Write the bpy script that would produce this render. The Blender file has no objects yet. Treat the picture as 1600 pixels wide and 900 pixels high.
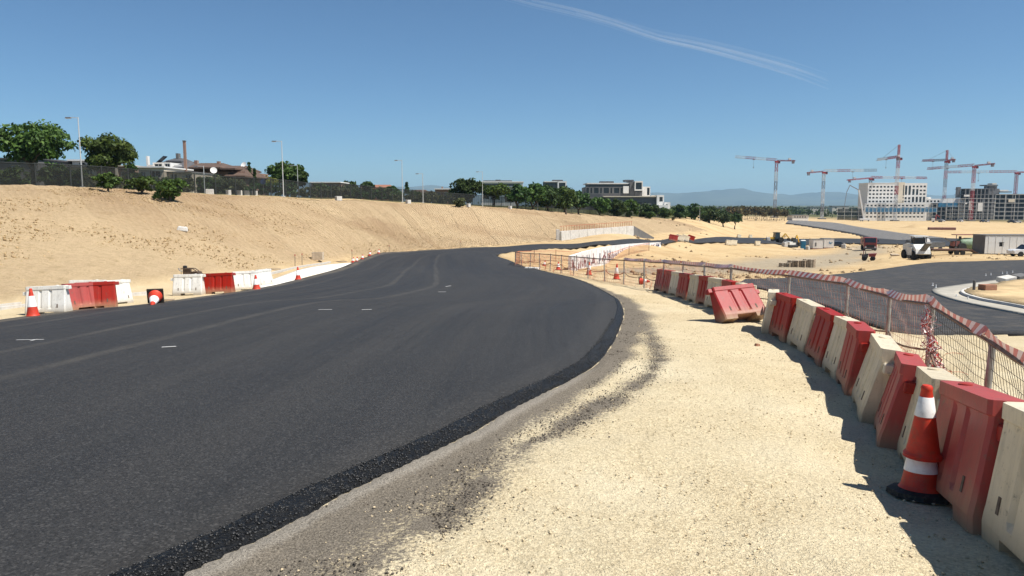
import bpy, bmesh, math, random
import numpy as np
from mathutils import Vector, Matrix, Euler
R = math.radians
random.seed(7); rng = np.random.default_rng(7)
sc = bpy.context.scene
C = sc.collection
# ------------------------------------------------------------------ camera, sky, sun, exposure
F, PIT, CAMZ = 1150.0, R(6.5), 1.7
cd = bpy.data.cameras.new('camera'); cam = bpy.data.objects.new('camera', cd); C.objects.link(cam)
cam.location = (0, 0, CAMZ); cam.rotation_euler = (R(90) - PIT, 0, 0)
cd.sensor_width = 36; cd.lens = 36 * F / 1600; cd.clip_start = 0.05; cd.clip_end = 60000
sc.camera = cam
SUN_EL, SUN_AZ = R(59), R(114)          # azimuth clockwise from +Y
to_sun = Vector((math.sin(SUN_AZ) * math.cos(SUN_EL), math.cos(SUN_AZ) * math.cos(SUN_EL), math.sin(SUN_EL)))
world = bpy.data.worlds.new('World'); sc.world = world; world.use_nodes = True
wn = world.node_tree.nodes; wl = world.node_tree.links
sky = wn.new('ShaderNodeTexSky'); sky.sky_type = 'NISHITA'; sky.sun_disc = False
sky.sun_elevation = SUN_EL; sky.sun_rotation = SUN_AZ; sky.altitude = 2000; sky.air_density = 1.0; sky.dust_density = 0.2; sky.ozone_density = 6.5
wn['Background'].inputs['Strength'].default_value = 0.070
wb = wn.new('ShaderNodeMix'); wb.data_type = 'RGBA'; wb.blend_type = 'MULTIPLY'; wb.inputs[0].default_value = 1; wb.inputs[7].default_value = (0.90, 1.04, 1.03, 1)   # the camera's white balance
wl.new(sky.outputs[0], wb.inputs[6]); wl.new(wb.outputs[2], wn['Background'].inputs['Color'])
sl = bpy.data.lights.new('sun', 'SUN'); sl.energy = 5.0; sl.angle = R(0.53); sl.color = (1.0, 0.955, 0.88)
so = bpy.data.objects.new('sun', sl); C.objects.link(so); so.rotation_euler = to_sun.to_track_quat('Z', 'Y').to_euler()
so.location = (30, -10, 60)
sc.view_settings.view_transform = 'Standard'; sc.view_settings.look = 'None'
sc.view_settings.exposure = 0.55; sc.view_settings.gamma = 1.0
sc.cycles.max_bounces = 6; sc.cycles.transparent_max_bounces = 24; sc.cycles.volume_bounces = 0
sc.cycles.use_denoising = True
# ------------------------------------------------------------------ helpers
def obj(name, me, mat=None, parent=None, loc=None, rot=None):
    if isinstance(me, MB): me = me.mesh(name)
    o = bpy.data.objects.new(name, me); C.objects.link(o)
    if mat is not None and not me.materials: me.materials.append(mat)
    if parent is not None: o.parent = parent
    if loc is not None: o.location = loc
    if rot is not None: o.rotation_euler = rot
    return o
def tag(o, label=None, cat=None, group=None, kind=None):
    if label: o['label'] = label
    if cat: o['category'] = cat
    if group: o['group'] = group
    if kind: o['kind'] = kind
    return o
def thing(name, label, cat, loc=(0, 0, 0), rz=0.0, group=None):
    o = bpy.data.objects.new(name, None); C.objects.link(o); o.empty_display_size = 0.2
    o.location = loc; o.rotation_euler = (0, 0, rz)
    return tag(o, label, cat, group)
def copy_tree(o, parent=None):
    c = o.copy(); C.objects.link(c)
    if parent is not None: c.parent = parent
    for ch in o.children: copy_tree(ch, c)
    return c
def np_mesh(name, v, f, smooth=False):
    v = np.asarray(v, np.float32); f = np.asarray(f, np.int32); n = f.shape[1]
    me = bpy.data.meshes.new(name)
    me.vertices.add(len(v)); me.vertices.foreach_set('co', v.ravel())
    me.loops.add(f.size); me.loops.foreach_set('vertex_index', f.ravel())
    me.polygons.add(len(f)); me.polygons.foreach_set('loop_start', np.arange(0, f.size, n, dtype=np.int32))
    me.polygons.foreach_set('loop_total', np.full(len(f), n, np.int32))
    if smooth: me.polygons.foreach_set('use_smooth', np.ones(len(f), bool))
    me.update(calc_edges=True); return me
class MB:
    def __init__(s): s.v = []; s.f = []
    def add(s, vs, fs):
        b = len(s.v); s.v += [tuple(x) for x in vs]; s.f += [tuple(i + b for i in q) for q in fs]; return s
    def box(s, c, d, rz=0.0, m=None, taper=(1, 1)):
        x, y, z = (k / 2 for k in d); tx, ty = taper
        vs = [Vector(p) for p in ((-x, -y, -z), (x, -y, -z), (x, y, -z), (-x, y, -z), (-x * tx, -y * ty, z), (x * tx, -y * ty, z), (x * tx, y * ty, z), (-x * tx, y * ty, z))]
        if rz: rm = Matrix.Rotation(rz, 3, 'Z'); vs = [rm @ p for p in vs]
        if m is not None: vs = [m @ p for p in vs]
        return s.add([p + Vector(c) for p in vs], [(0, 3, 2, 1), (4, 5, 6, 7), (0, 1, 5, 4), (1, 2, 6, 5), (2, 3, 7, 6), (3, 0, 4, 7)])
    def bar(s, a, b, w, h=None):
        a = Vector(a); b = Vector(b); h = h or w; d = b - a; L = d.length
        if L < 1e-6: return s
        q = d.to_track_quat('X', 'Z').to_matrix()
        return s.box((a + b) / 2, (L, w, h), m=q)
    def tube(s, pts, r, n=6, cap=True):
        pts = [Vector(p) for p in pts]; k = len(pts); rs = r if isinstance(r, (list, tuple)) else [r] * k
        vs = []; up = Vector((0, 0, 1))
        for i, p in enumerate(pts):
            t = (pts[min(i + 1, k - 1)] - pts[max(i - 1, 0)]).normalized()
            a = t.cross(up)
            if a.length < 1e-3: a = t.cross(Vector((1, 0, 0)))
            a.normalize(); b = a.cross(t)
            for j in range(n):
                g = 2 * math.pi * j / n; vs.append(p + (a * math.cos(g) + b * math.sin(g)) * rs[i])
        fs = [(i * n + j, i * n + (j + 1) % n, (i + 1) * n + (j + 1) % n, (i + 1) * n + j) for i in range(k - 1) for j in range(n)]
        if cap: fs += [tuple(range(n))[::-1], tuple((k - 1) * n + j for j in range(n))]
        return s.add(vs, fs)
    def lathe(s, prof, n=24, c=(0, 0, 0)):
        vs = []; k = len(prof)
        for r, z in prof:
            for j in range(n):
                g = 2 * math.pi * j / n; vs.append((c[0] + r * math.cos(g), c[1] + r * math.sin(g), c[2] + z))
        fs = [(i * n + j, i * n + (j + 1) % n, (i + 1) * n + (j + 1) % n, (i + 1) * n + j) for i in range(k - 1) for j in range(n)]
        fs += [tuple(range(n))[::-1], tuple((k - 1) * n + j for j in range(n))]
        return s.add(vs, fs)
    def prism(s, poly, y0, y1, axis='y', o=(0, 0, 0)):
        n = len(poly)
        P = lambda a, b, t: {'y': (a, t, b), 'x': (t, a, b), 'z': (a, b, t)}[axis]
        vs = [P(a, b, y0) for a, b in poly] + [P(a, b, y1) for a, b in poly]
        vs = [(p[0] + o[0], p[1] + o[1], p[2] + o[2]) for p in vs]
        return s.add(vs, [tuple(range(n)), tuple(range(n, 2 * n))[::-1]] + [(i, i + n, (i + 1) % n + n, (i + 1) % n) for i in range(n)])
    def mesh(s, name='m', smooth=False):
        me = bpy.data.meshes.new(name); me.from_pydata(s.v, [], s.f)
        bm = bmesh.new(); bm.from_mesh(me); bmesh.ops.recalc_face_normals(bm, faces=bm.faces); bm.to_mesh(me); bm.free()
        if smooth: me.polygons.foreach_set('use_smooth', [True] * len(me.polygons))
        me.update(); return me
def bevel(o, w=0.01, seg=2, ang=30):
    m = o.modifiers.new('bevel', 'BEVEL'); m.width = w; m.segments = seg; m.limit_method = 'ANGLE'; m.angle_limit = R(ang); return o
def smooth(o, ang=40):
    me = o.data; me.polygons.foreach_set('use_smooth', [True] * len(me.polygons))
    try: me.set_sharp_from_angle(angle=R(ang))
    except Exception: pass
    return o
# ------------------------------------------------------------------ materials
def nodes(name):
    m = bpy.data.materials.new(name); m.use_nodes = True; nt = m.node_tree
    return m, nt.nodes, nt.links, nt.nodes['Principled BSDF'], nt.nodes['Material Output']
def math_n(N, L, op, a, b=None, c=None):
    n = N.new('ShaderNodeMath'); n.operation = op
    for i, x in enumerate((a, b, c)):
        if x is None: continue
        if isinstance(x, (int, float)): n.inputs[i].default_value = x
        else: L.new(x, n.inputs[i])
    return n.outputs[0]
def noise_n(N, L, vec, scale, detail=4, rough=0.55, out=0):
    n = N.new('ShaderNodeTexNoise'); n.inputs['Scale'].default_value = scale; n.inputs['Detail'].default_value = detail; n.inputs['Roughness'].default_value = rough
    if vec is not None: L.new(vec, n.inputs['Vector'])
    return n.outputs[out]
def ramp_n(N, L, fac, stops):
    n = N.new('ShaderNodeValToRGB'); cr = n.color_ramp
    while len(cr.elements) < len(stops): cr.elements.new(0.5)
    for e, (p, c) in zip(cr.elements, stops):
        e.position = p; e.color = (c, c, c, 1) if isinstance(c, (int, float)) else (*c, 1)
    L.new(fac, n.inputs[0]); return n.outputs[0]
def mix_n(N, L, fac, a, b, mode='MIX'):
    n = N.new('ShaderNodeMix'); n.data_type = 'RGBA'; n.blend_type = mode
    for i, x in ((0, fac), (6, a), (7, b)):
        if isinstance(x, (int, float)): n.inputs[i].default_value = x
        elif isinstance(x, tuple): n.inputs[i].default_value = (*x, 1)
        else: L.new(x, n.inputs[i])
    return n.outputs[2]
def bump_n(N, L, h, dist, strength=1.0, prev=None):
    n = N.new('ShaderNodeBump'); n.inputs['Distance'].default_value = dist; n.inputs['Strength'].default_value = strength
    L.new(h, n.inputs['Height'])
    if prev is not None: L.new(prev, n.inputs['Normal'])
    return n.outputs[0]
def mat(name, col, rough=0.6, var=0.12, scale=3.0, bump=0.0, metal=0.0, spec=0.4, dirt=None, transl=0.0, rnd=0.0, fine=None):
    m, N, L, P, O = nodes(name)
    tc = N.new('ShaderNodeTexCoord').outputs['Object']
    n1 = noise_n(N, L, tc, scale, 5, 0.6)
    lo = tuple(max(0, c * (1 - var)) for c in col); hi = tuple(min(1, c * (1 + var)) for c in col)
    c = ramp_n(N, L, n1, [(0.3, lo), (0.7, hi)])
    if dirt:
        n2 = noise_n(N, L, tc, scale * 3.1, 6, 0.7)
        c = mix_n(N, L, ramp_n(N, L, n2, [(0.5, 0.0), (0.72, dirt[1])]), c, dirt[0])
    if rnd:
        oi = N.new('ShaderNodeObjectInfo')
        hs = N.new('ShaderNodeHueSaturation'); L.new(c, hs.inputs['Color'])
        L.new(math_n(N, L, 'MULTIPLY_ADD', oi.outputs['Random'], 2 * rnd, 1 - rnd), hs.inputs['Value'])
        c = hs.outputs[0]
    L.new(c, P.inputs['Base Color'])
    P.inputs['Roughness'].default_value = rough; P.inputs['Metallic'].default_value = metal; P.inputs['Specular IOR Level'].default_value = spec
    if bump:
        L.new(bump_n(N, L, noise_n(N, L, tc, fine or scale * 12, 5, 0.65), bump), P.inputs['Normal'])
    if transl:
        t = N.new('ShaderNodeBsdfTranslucent'); L.new(c, t.inputs[0]); x = N.new('ShaderNodeMixShader'); x.inputs[0].default_value = transl
        L.new(P.outputs[0], x.inputs[1]); L.new(t.outputs[0], x.inputs[2]); L.new(x.outputs[0], O.inputs[0])
    return m
# ------------------------------------------------------------------ image <-> place
cP, sP = math.cos(PIT), math.sin(PIT)
def ray(px, py):
    u = (px - 800) / F; v = (450 - py) / F
    return np.array([u, cP + v * sP, -sP + v * cP])
def at(px, py, Y):                       # the point seen at that pixel, Y metres ahead
    r = ray(px, py); return (r[0] / r[1] * Y, Y, CAMZ + r[2] / r[1] * Y)
def pxm(Y): return Y / F                 # metres per photo pixel at that distance
# ------------------------------------------------------------------ lie of the land
CP = []
def cp(px, py, d): CP.append(at(px, py, d))
def cw(x, y, z): CP.append((x, y, z))
for Y in (-25, -10, 0, 4, 9, 15, 22, 30, 40, 50):
    for X in (-8, -2, 3):
        cw(X, Y, -0.0545 * Y if Y < 60 else 0)
    cw(-12.8, Y, -0.0545 * Y - 0.22)
for Y in (4, 9, 15, 22, 27): cw(5.4, Y, -0.0545 * Y)
for Y in (0, -10, -25): cw(6, Y, -0.0545 * Y - 0.1); cw(16, Y, -0.0545 * Y - 1.6); cw(40, Y, -0.05 * Y - 2.2)
CREST = [(-330, 277, 54), (-160, 284, 60), (0, 290, 65), (150, 294, 70), (300, 302, 80), (443, 308, 92), (560, 312, 110), (660, 318, 125), (730, 322, 135), (800, 326, 145), (870, 331, 160), (950, 337, 178), (1040, 342, 200)]
TOE = [(-180, 502, 19.0), (0, 478, 22.6), (150, 460, 27.2), (300, 440, 35), (420, 425, 45), (500, 412, 58), (560, 404, 68), (640, 393, 78), (700, 388.5, 84), (780, 384, 92), (870, 378, 101), (1000, 370, 122), (1060, 366, 150), (1110, 362, 190)]
for p in CREST:
    cp(*p); x, y, z = at(*p)
    L_ = math.hypot(x, y)
    cw(x * 1.18, y * 1.18, z + 0.15); cw(x * 1.5, y * 1.5, z + 0.3)
for p in TOE: cp(*p)
for (x, y, z) in ((-48, 25, 1.6), (-50, 0, 2.2), (-52, -25, 3.0), (-17, 8, -0.9), (-18, -6, -0.2), (-20, -25, 0.9), (-80, 10, 3), (-90, 50, 3), (-33, 12, 0.5), (-34, -10, 1.0)): cw(x, y, z)
for p in ((590, 397, 73), (700, 397, 71), (770, 402, 67), (808, 412, 59.5), (800, 392, 77), (860, 386, 85), (930, 381, 92), (1000, 377, 105), (1060, 376, 128), (1100, 376, 152), (1200, 377, 190), (1340, 377.5, 240), (1480, 379, 235),
          (892, 424, 63), (945, 411, 83), (1028, 386, 104), (980, 418, 66), (1000, 405, 85), (1050, 392, 108), (1040, 428, 55),
          (1100, 415, 78), (1200, 410, 92), (1200, 400, 116), (1100, 400, 105), (1100, 385, 142), (1250, 389, 184), (1300, 388, 178), (1357, 391, 150), (1357, 407, 110),
          (1330, 430, 60), (1450, 415, 79), (1600, 409, 87), (1180, 440, 44.5), (1250, 455, 36), (1320, 480, 27), (1390, 518, 19.6), (1600, 527, 18.8), (1600, 497, 28), (1490, 450, 43), (1600, 440, 50), (1750, 520, 20), (1800, 450, 42), (1850, 405, 90),
          (1430, 405, 100), (1560, 398, 107), (1480, 395, 112), (1700, 395, 120), (1150, 371, 205), (1150, 356, 300), (1140, 344, 430), (1250, 347, 460), (1300, 353, 430), (1400, 361, 320), (1450, 370, 255), (1550, 362, 320), (1550, 346, 580), (1400, 345, 590), (1700, 370, 300), (1750, 350, 600), (1090, 343.5, 240), (1120, 344, 330),
          (985, 367, 117), (882, 377, 104), (1230, 470, 22), (1300, 520, 14.2), (1400, 590, 10.0), (1520, 650, 8.0)):
    cp(*p)
for a in range(-180, 180, 20):
    for r_, zz in ((1400, -11.5), (4000, -12), (15000, -14)):
        cw(r_ * math.sin(R(a)), r_ * math.cos(R(a)), zz)
    if abs(a) > 60: cw(300 * math.sin(R(a)), 300 * math.cos(R(a)), 3.5 if a < 0 else -8)
CP = np.array(CP)
def warp(x, y):
    r = np.hypot(x, y) + 1e-6; k = np.log1p(r / 6.0) / r; return np.stack([x * k, y * k], -1)
Q = warp(CP[:, 0], CP[:, 1])
def kern(d2): return 0.5 * d2 * np.log(d2 + 1e-12)
K = kern(((Q[:, None] - Q[None]) ** 2).sum(-1)) + np.eye(len(Q)) * 2e-4
PM = np.concatenate([np.ones((len(Q), 1)), Q], 1)
A_ = np.block([[K, PM], [PM.T, np.zeros((3, 3))]])
SOL = np.linalg.solve(A_, np.concatenate([CP[:, 2], np.zeros(3)]))
def base(x, y):
    x = np.asarray(x, float); y = np.asarray(y, float); sh = x.shape; x = x.ravel(); y = y.ravel(); out = np.empty(len(x))
    for i in range(0, len(x), 20000):
        q = warp(x[i:i + 20000], y[i:i + 20000])
        d2 = (q[:, None, 0] - Q[None, :, 0]) ** 2 + (q[:, None, 1] - Q[None, :, 1]) ** 2
        out[i:i + 20000] = kern(d2) @ SOL[:-3] + SOL[-3] + q @ SOL[-2:]
    return out.reshape(sh)
def gz(x, y): return float(base(np.array([x]), np.array([y]))[0])
TS = np.geomspace(1.2, 1500, 420)
def hit(px, py, h=0.0, lift=0.0):        # where the line of sight through that pixel meets the ground (or h above it)
    r = ray(px, py); r = r / r[1]
    z = CAMZ + r[2] * TS - base(r[0] * TS, TS) - h
    k = np.argmax(z < 0)
    if not (z < 0).any(): k = len(TS) - 1
    a, b = TS[max(k - 1, 0)], TS[k]
    for _ in range(24):
        t = (a + b) / 2
        if CAMZ + r[2] * t - gz(r[0] * t, t) - h > 0: a = t
        else: b = t
    t = (a + b) / 2
    return Vector((r[0] * t, t, gz(r[0] * t, t) + lift))
def gp(px, Y):                            # ground point Y metres ahead in that image column
    x = (px - 800) / F * Y
    for _ in range(4):
        z = gz(x, Y); x = (px - 800) / F * (Y * cP - (z - CAMZ) * sP)
    return Vector((x, Y, gz(x, Y)))
def vnoise(x, y, seed=0):
    xi = np.floor(x).astype(np.int64); yi = np.floor(y).astype(np.int64); fx = x - xi; fy = y - yi
    fx = fx * fx * (3 - 2 * fx); fy = fy * fy * (3 - 2 * fy)
    def hs(a, b):
        h = (a * 374761393 + b * 668265263 + seed * 974711) & 0x7fffffff
        h = ((h ^ (h >> 13)) * 1274126177) & 0x7fffffff
        return ((h ^ (h >> 16)) & 0xffff) / 65535.0
    return (hs(xi, yi) * (1 - fx) + hs(xi + 1, yi) * fx) * (1 - fy) + (hs(xi, yi + 1) * (1 - fx) + hs(xi + 1, yi + 1) * fx) * fy
def inside(px_, py_, poly):
    c = np.zeros(px_.shape, bool); n = len(poly)
    for i in range(n):
        x1, y1 = poly[i][:2]; x2, y2 = poly[i - 1][:2]
        m = ((y1 > py_) != (y2 > py_)) & (px_ < (x2 - x1) * (py_ - y1) / (y2 - y1 + 1e-12) + x1); c ^= m
    return c
def dist_poly(x, y, pts):
    d = np.full(x.shape, 1e9)
    for (a, b) in zip(pts[:-1], pts[1:]):
        ax, ay = a[0], a[1]; dx, dy = b[0] - ax, b[1] - ay; l2 = dx * dx + dy * dy + 1e-12
        t = np.clip(((x - ax) * dx + (y - ay) * dy) / l2, 0, 1)
        d = np.minimum(d, np.hypot(x - ax - t * dx, y - ay - t * dy))
    return d
def catmull(pts, n=8):
    P = [Vector(p) for p in pts]; out = []
    for i in range(len(P) - 1):
        a, b, c, d = P[max(i - 1, 0)], P[i], P[i + 1], P[min(i + 2, len(P) - 1)]
        for k in range(n):
            t = k / n; out.append(0.5 * ((2 * b) + (c - a) * t + (2 * a - 5 * b + 4 * c - d) * t * t + (3 * b - a - 3 * c + d) * t ** 3))
    return out + [P[-1]]
def resample(pts, step):
    pts = [Vector(p) for p in pts]; out = [pts[0]]; acc = 0
    for a, b in zip(pts[:-1], pts[1:]):
        L = (b - a).length; t = step - acc
        while t <= L: out.append(a + (b - a) * (t / L)); t += step
        acc = (acc + L) % step if L else acc
    return out
# ------------------------------------------------------------------ roads: edges in the place
def edge(pts): return [hit(*p) if len(p) == 2 else Vector(p) for p in pts]
REDGE = [Vector((-9.5, -18, 0)), Vector((-3.4, 0, 0))] + edge([(290, 900), (399, 847), (537, 774), (725, 684), (800, 641), (900, 590), (940, 562), (966, 520), (974, 492), (970, 475), (955, 462), (900, 437), (850, 425), (805, 411)])
LEDGE = [Vector((-16.5, -18, 0)), Vector((-14, 0, 0))] + edge([(0, 503), (200, 481), (300, 468), (400, 453), (470, 437), (530, 420), (560, 408)])
def lerp_y(pts, ys):
    P = sorted([(p.y, p.x) for p in pts]); return np.interp(ys, [p[0] for p in P], [p[1] for p in P])
ys = np.concatenate([np.arange(-18, 2, 1.0), np.arange(2, 12, 0.25), np.arange(12, 30, 0.6), np.arange(30, 60, 1.2)])
def smooth_curve(pts): return catmull(pts, 10)
rows = []
RS, LS = smooth_curve(REDGE), smooth_curve(LEDGE)
rx, lx = lerp_y(RS, ys), lerp_y(LS, ys)
for y, a, b in zip(ys, lx, rx): rows.append(((a, y), (b, y)))
FARP = [((565, 405.5), (795, 407)), ((590, 397), (782, 403)), ((620, 394.6), (776, 400)), ((680, 391), (781, 397.5)), ((760, 387), (800, 393.5)), ((860, 382), (850, 389)), ((930, 378), (920, 384)), ((1000, 374.5), (1000, 380)), ((1100, 373), (1100, 380)), ((1200, 373.2), (1200, 381)), ((1300, 373.6), (1290, 381)), ((1380, 374), (1370, 382)), ((1500, 374), (1500, 386))]
fl = catmull([hit(*a) for a, b in FARP], 6); fr = catmull([hit(*b) for a, b in FARP], 6)
for a, b in zip(fl, fr): rows.append(((a.x, a.y), (b.x, b.y)))
def loft(rows, n, lift, skirt=0.14, near_shoulder=None):
    rws = np.array(rows)                                     # k,2,2
    t = np.linspace(0, 1, n)
    X = rws[:, 0, 0, None] * (1 - t) + rws[:, 1, 0, None] * t
    Y = rws[:, 0, 1, None] * (1 - t) + rws[:, 1, 1, None] * t
    Z = base(X, Y) + lift(X, Y)
    d = np.concatenate([[0], np.cumsum(np.hypot(np.diff(rws[:, :, 0].mean(1)), np.diff(rws[:, :, 1].mean(1))))])
    W = np.hypot(rws[:, 1, 0] - rws[:, 0, 0], rws[:, 1, 1] - rws[:, 0, 1])
    U = t[None] * W[:, None]; V = np.repeat(d[:, None], n, 1)
    k = len(rows)
    v = np.stack([X, Y, Z], -1)
    s0 = v[:, :1].copy(); s0[..., 2] -= skirt; s1 = v[:, -1:].copy(); s1[..., 2] -= skirt
    v = np.concatenate([s0, v, s1], 1); U = np.concatenate([U[:, :1], U, U[:, -1:]], 1); V = np.concatenate([V[:, :1], V, V[:, -1:]], 1)
    m = n + 2
    i = (np.arange(k - 1)[:, None] * m + np.arange(m - 1)[None]).ravel()
    f = np.stack([i, i + 1, i + m + 1, i + m], -1)
    me = np_mesh('road', v.reshape(-1, 3), f, True)
    uv = me.uv_layers.new(name='UVMap'); vi = np.empty(len(me.loops), np.int32); me.loops.foreach_get('vertex_index', vi)
    uvs = np.stack([U.ravel()[vi], V.ravel()[vi]], -1).astype(np.float32); uv.data.foreach_set('uv', uvs.ravel())
    return me
def asphalt(name, col=0.040, dust=0.0, streak=1.0):
    m, N, L, P, O = nodes(name)
    tcn = N.new('ShaderNodeTexCoord'); uv = tcn.outputs['UV']; ob = tcn.outputs['Object']
    mp = N.new('ShaderNodeMapping'); mp.inputs['Scale'].default_value = (1.1, 0.035, 1); L.new(uv, mp.inputs[0])
    st = noise_n(N, L, mp.outputs[0], 1.0, 5, 0.6)
    mp2 = N.new('ShaderNodeMapping'); mp2.inputs['Scale'].default_value = (7.0, 0.12, 1); L.new(uv, mp2.inputs[0])
    st2 = noise_n(N, L, mp2.outputs[0], 1.0, 4, 0.6)
    g = noise_n(N, L, ob, 70, 4, 0.85); g2 = noise_n(N, L, ob, 55, 4, 0.7); big = noise_n(N, L, ob, 0.35, 4, 0.6)
    c = ramp_n(N, L, g, [(0.28, (col * .2, col * .2, col * .2)), (0.5, (col * .95, col * .92, col * .90)), (0.66, (col * 1.7, col * 1.62, col * 1.55)), (0.76, (col * 4.0, col * 3.8, col * 3.6))])
    k = math_n(N, L, 'ADD', math_n(N, L, 'MULTIPLY', st, 1.35 * streak), math_n(N, L, 'MULTIPLY', st2, 0.7 * streak))
    k = math_n(N, L, 'ADD', k, math_n(N, L, 'MULTIPLY_ADD', big, 0.5, 1 - 1.02 * streak - 0.25))
    v = N.new('ShaderNodeMix'); v.data_type = 'RGBA'; v.blend_type = 'MULTIPLY'; v.inputs[0].default_value = 1
    L.new(c, v.inputs[6]); cm = N.new('ShaderNodeCombineColor'); [L.new(k, cm.inputs[i]) for i in range(3)]; L.new(cm.outputs[0], v.inputs[7])
    c = v.outputs[2]
    va = N.new('ShaderNodeTexVoronoi'); va.inputs['Scale'].default_value = 70; L.new(ob, va.inputs['Vector']); vc = N.new('ShaderNodeSeparateColor'); L.new(va.outputs['Color'], vc.inputs[0])
    c = mix_n(N, L, ramp_n(N, L, vc.outputs[0], [(0.80, 0.0), (0.9, 0.34)]), c, (col * 4.5, col * 4.3, col * 4.1)); c = mix_n(N, L, ramp_n(N, L, vc.outputs[1], [(0.72, 0.0), (0.8, 0.5)]), c, (col * .15, col * .15, col * .15))
    c = mix_n(N, L, ramp_n(N, L, noise_n(N, L, ob, 22, 4, .8), [(0.5, 0.0), (0.7, 0.45)]), c, (col * 2.0, col * 1.93, col * 1.85))
    su = N.new('ShaderNodeSeparateXYZ'); L.new(uv, su.inputs[0]); U_ = math_n(N, L, 'ADD', su.outputs['X'], math_n(N, L, 'MULTIPLY_ADD', noise_n(N, L, ob, .12, 2), .5, -.25))
    for cu, wd, am, cc in ((4.3, .025, .6, (col * .3, col * .3, col * .3)), (8.4, .02, .5, (col * .3, col * .3, col * .3)), (5.6, .17, .22, (.16, .14, .11)), (7.4, .17, .20, (.16, .14, .11)), (2.2, .2, .15, (.16, .14, .11)), (0.1, .7, .45, (.30, .245, .17))):
        bd = ramp_n(N, L, math_n(N, L, 'DIVIDE', math_n(N, L, 'ABSOLUTE', math_n(N, L, 'SUBTRACT', U_, cu)), wd), [(0.35, am), (1.0, 0.0)])
        c = mix_n(N, L, math_n(N, L, 'MULTIPLY', bd, ramp_n(N, L, noise_n(N, L, ob, 1.1, 5, .7), [(.35, .25), (.65, 1.0)])), c, cc)
    if dust:
        dn = noise_n(N, L, ob, 1.3, 6, 0.65)
        c = mix_n(N, L, ramp_n(N, L, dn, [(0.45, 0.0), (0.75, dust)]), c, (0.36, 0.29, 0.2))
    L.new(c, P.inputs['Base Color'])
    L.new(ramp_n(N, L, st, [(0.3, 0.62), (0.7, 0.8)]), P.inputs['Roughness']); P.inputs['Specular IOR Level'].default_value = 0.35
    b = bump_n(N, L, g2, 0.012, 0.8); b = bump_n(N, L, g, 0.006, 1.0, b); L.new(b, P.inputs['Normal'])
    return m
M_ASPH = asphalt('fresh_asphalt', 0.0255)
M_ASPH2 = asphalt('older_asphalt', 0.030, 0.2, 0.6)
M_ASPH3 = asphalt('dusty_asphalt', 0.11, 0.6, 0.5)
# main road
def lift_main(X, Y): return 0.06 + 0.0011 * np.clip(np.hypot(X, Y) - 60, 0, 400)
SH = 0.24
rows_in = []
for (a, b) in rows:
    w = SH * (1 if b[1] < 11 else max(0.25, 1 - (b[1] - 11) / 25))
    rows_in.append((a, (b[0] - w, b[1])))
main_road = tag(obj('road', loft(rows_in, 26, lift_main), M_ASPH), kind='structure')
# loose black edge of the mat that slopes to the ground
m, N, L, P, O = nodes('loose_asphalt_edge')
ob = N.new('ShaderNodeTexCoord').outputs['Object']
vo = N.new('ShaderNodeTexVoronoi'); vo.inputs['Scale'].default_value = 62; L.new(ob, vo.inputs['Vector'])
g = noise_n(N, L, ob, 120, 3, 0.7)
L.new(ramp_n(N, L, vo.outputs['Color'], [(0.2, 0.003), (0.75, 0.009), (0.95, (0.04, 0.039, 0.037))]), P.inputs['Base Color'])
P.inputs['Roughness'].default_value = 0.5; P.inputs['Specular IOR Level'].default_value = 0.4
b = bump_n(N, L, vo.outputs['Distance'], 0.03, 1.0); L.new(bump_n(N, L, g, 0.01, 1.0, b), P.inputs['Normal'])
M_EDGE = m
sh_v = []; nsh = 9
for (a, b), (a2, b2) in zip(rows_in, rows):
    if b2[1] > 62: break
    for j in range(nsh):
        t = j / (nsh - 1); x = b[0] + (b2[0] - b[0]) * t; y = b[1]
        wob = (.11 * (vnoise(np.array([x * 1.9]), np.array([y * 1.9]), 3)[0] - .5) + .05 * (vnoise(np.array([x * 9.0]), np.array([y * 9.0]), 4)[0] - .5)) * (t > .9)
        z = gz(x, y) + 0.06 * (1 - t ** 1.6) + 0.018 + (0.012 * (vnoise(np.array([x * 14]), np.array([y * 14]), 5)[0] - .5) if 0 < j else 0.0)
        if j == 0: z = gz(x, y) + 0.06
        if j == nsh - 1: z -= 0.07; x += .06 + wob
        sh_v.append((x, y, z))
k = len(sh_v) // nsh; i = (np.arange(k - 1)[:, None] * nsh + np.arange(nsh - 1)[None]).ravel()
tag(obj('road_edge', np_mesh('road_edge', sh_v, np.stack([i, i + 1, i + nsh + 1, i + nsh], -1), True), M_EDGE), kind='structure')
# side road in the dip, its far continuation, haul track
SIDEP = [((1165, 438), (1150, 446)), ((1230, 436), (1200, 455)), ((1330, 428), (1290, 480)), ((1440, 413.5), (1390, 518)), ((1520, 410), (1500, 524)), ((1600, 408), (1600, 527)), ((1720, 405), (1720, 536)), ((1900, 402), (1900, 545))]
sl_ = catmull([hit(*a) for a, b in SIDEP], 8); sr_ = catmull([hit(*b) for a, b in SIDEP], 8)
SIDE = [((a.x, a.y), (b.x, b.y)) for a, b in zip(sl_, sr_)]
lift_side = lambda X, Y: 0.05 + 0.0009 * np.hypot(X, Y)
tag(obj('side_road', loft(SIDE, 36, lift_side), M_ASPH2), kind='structure')
FRP = [((1232, 345.6), (1228, 349.5)), ((1270, 347), (1262, 354)), ((1310, 350), (1300, 360)), ((1360, 358.5), (1335, 366)), ((1420, 367), (1365, 373.4)), ((1475, 373), (1405, 377))]
fl2 = catmull([hit(*a) for a, b in FRP], 8); fr2 = catmull([hit(*b) for a, b in FRP], 8)
FARR = [((a.x, a.y), (b.x, b.y)) for a, b in zip(fl2, fr2)]
tag(obj('far_road', loft(FARR, 12, lambda X, Y: 0.05 + 0.0010 * np.hypot(X, Y), 0.8), M_ASPH3), kind='structure')
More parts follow.
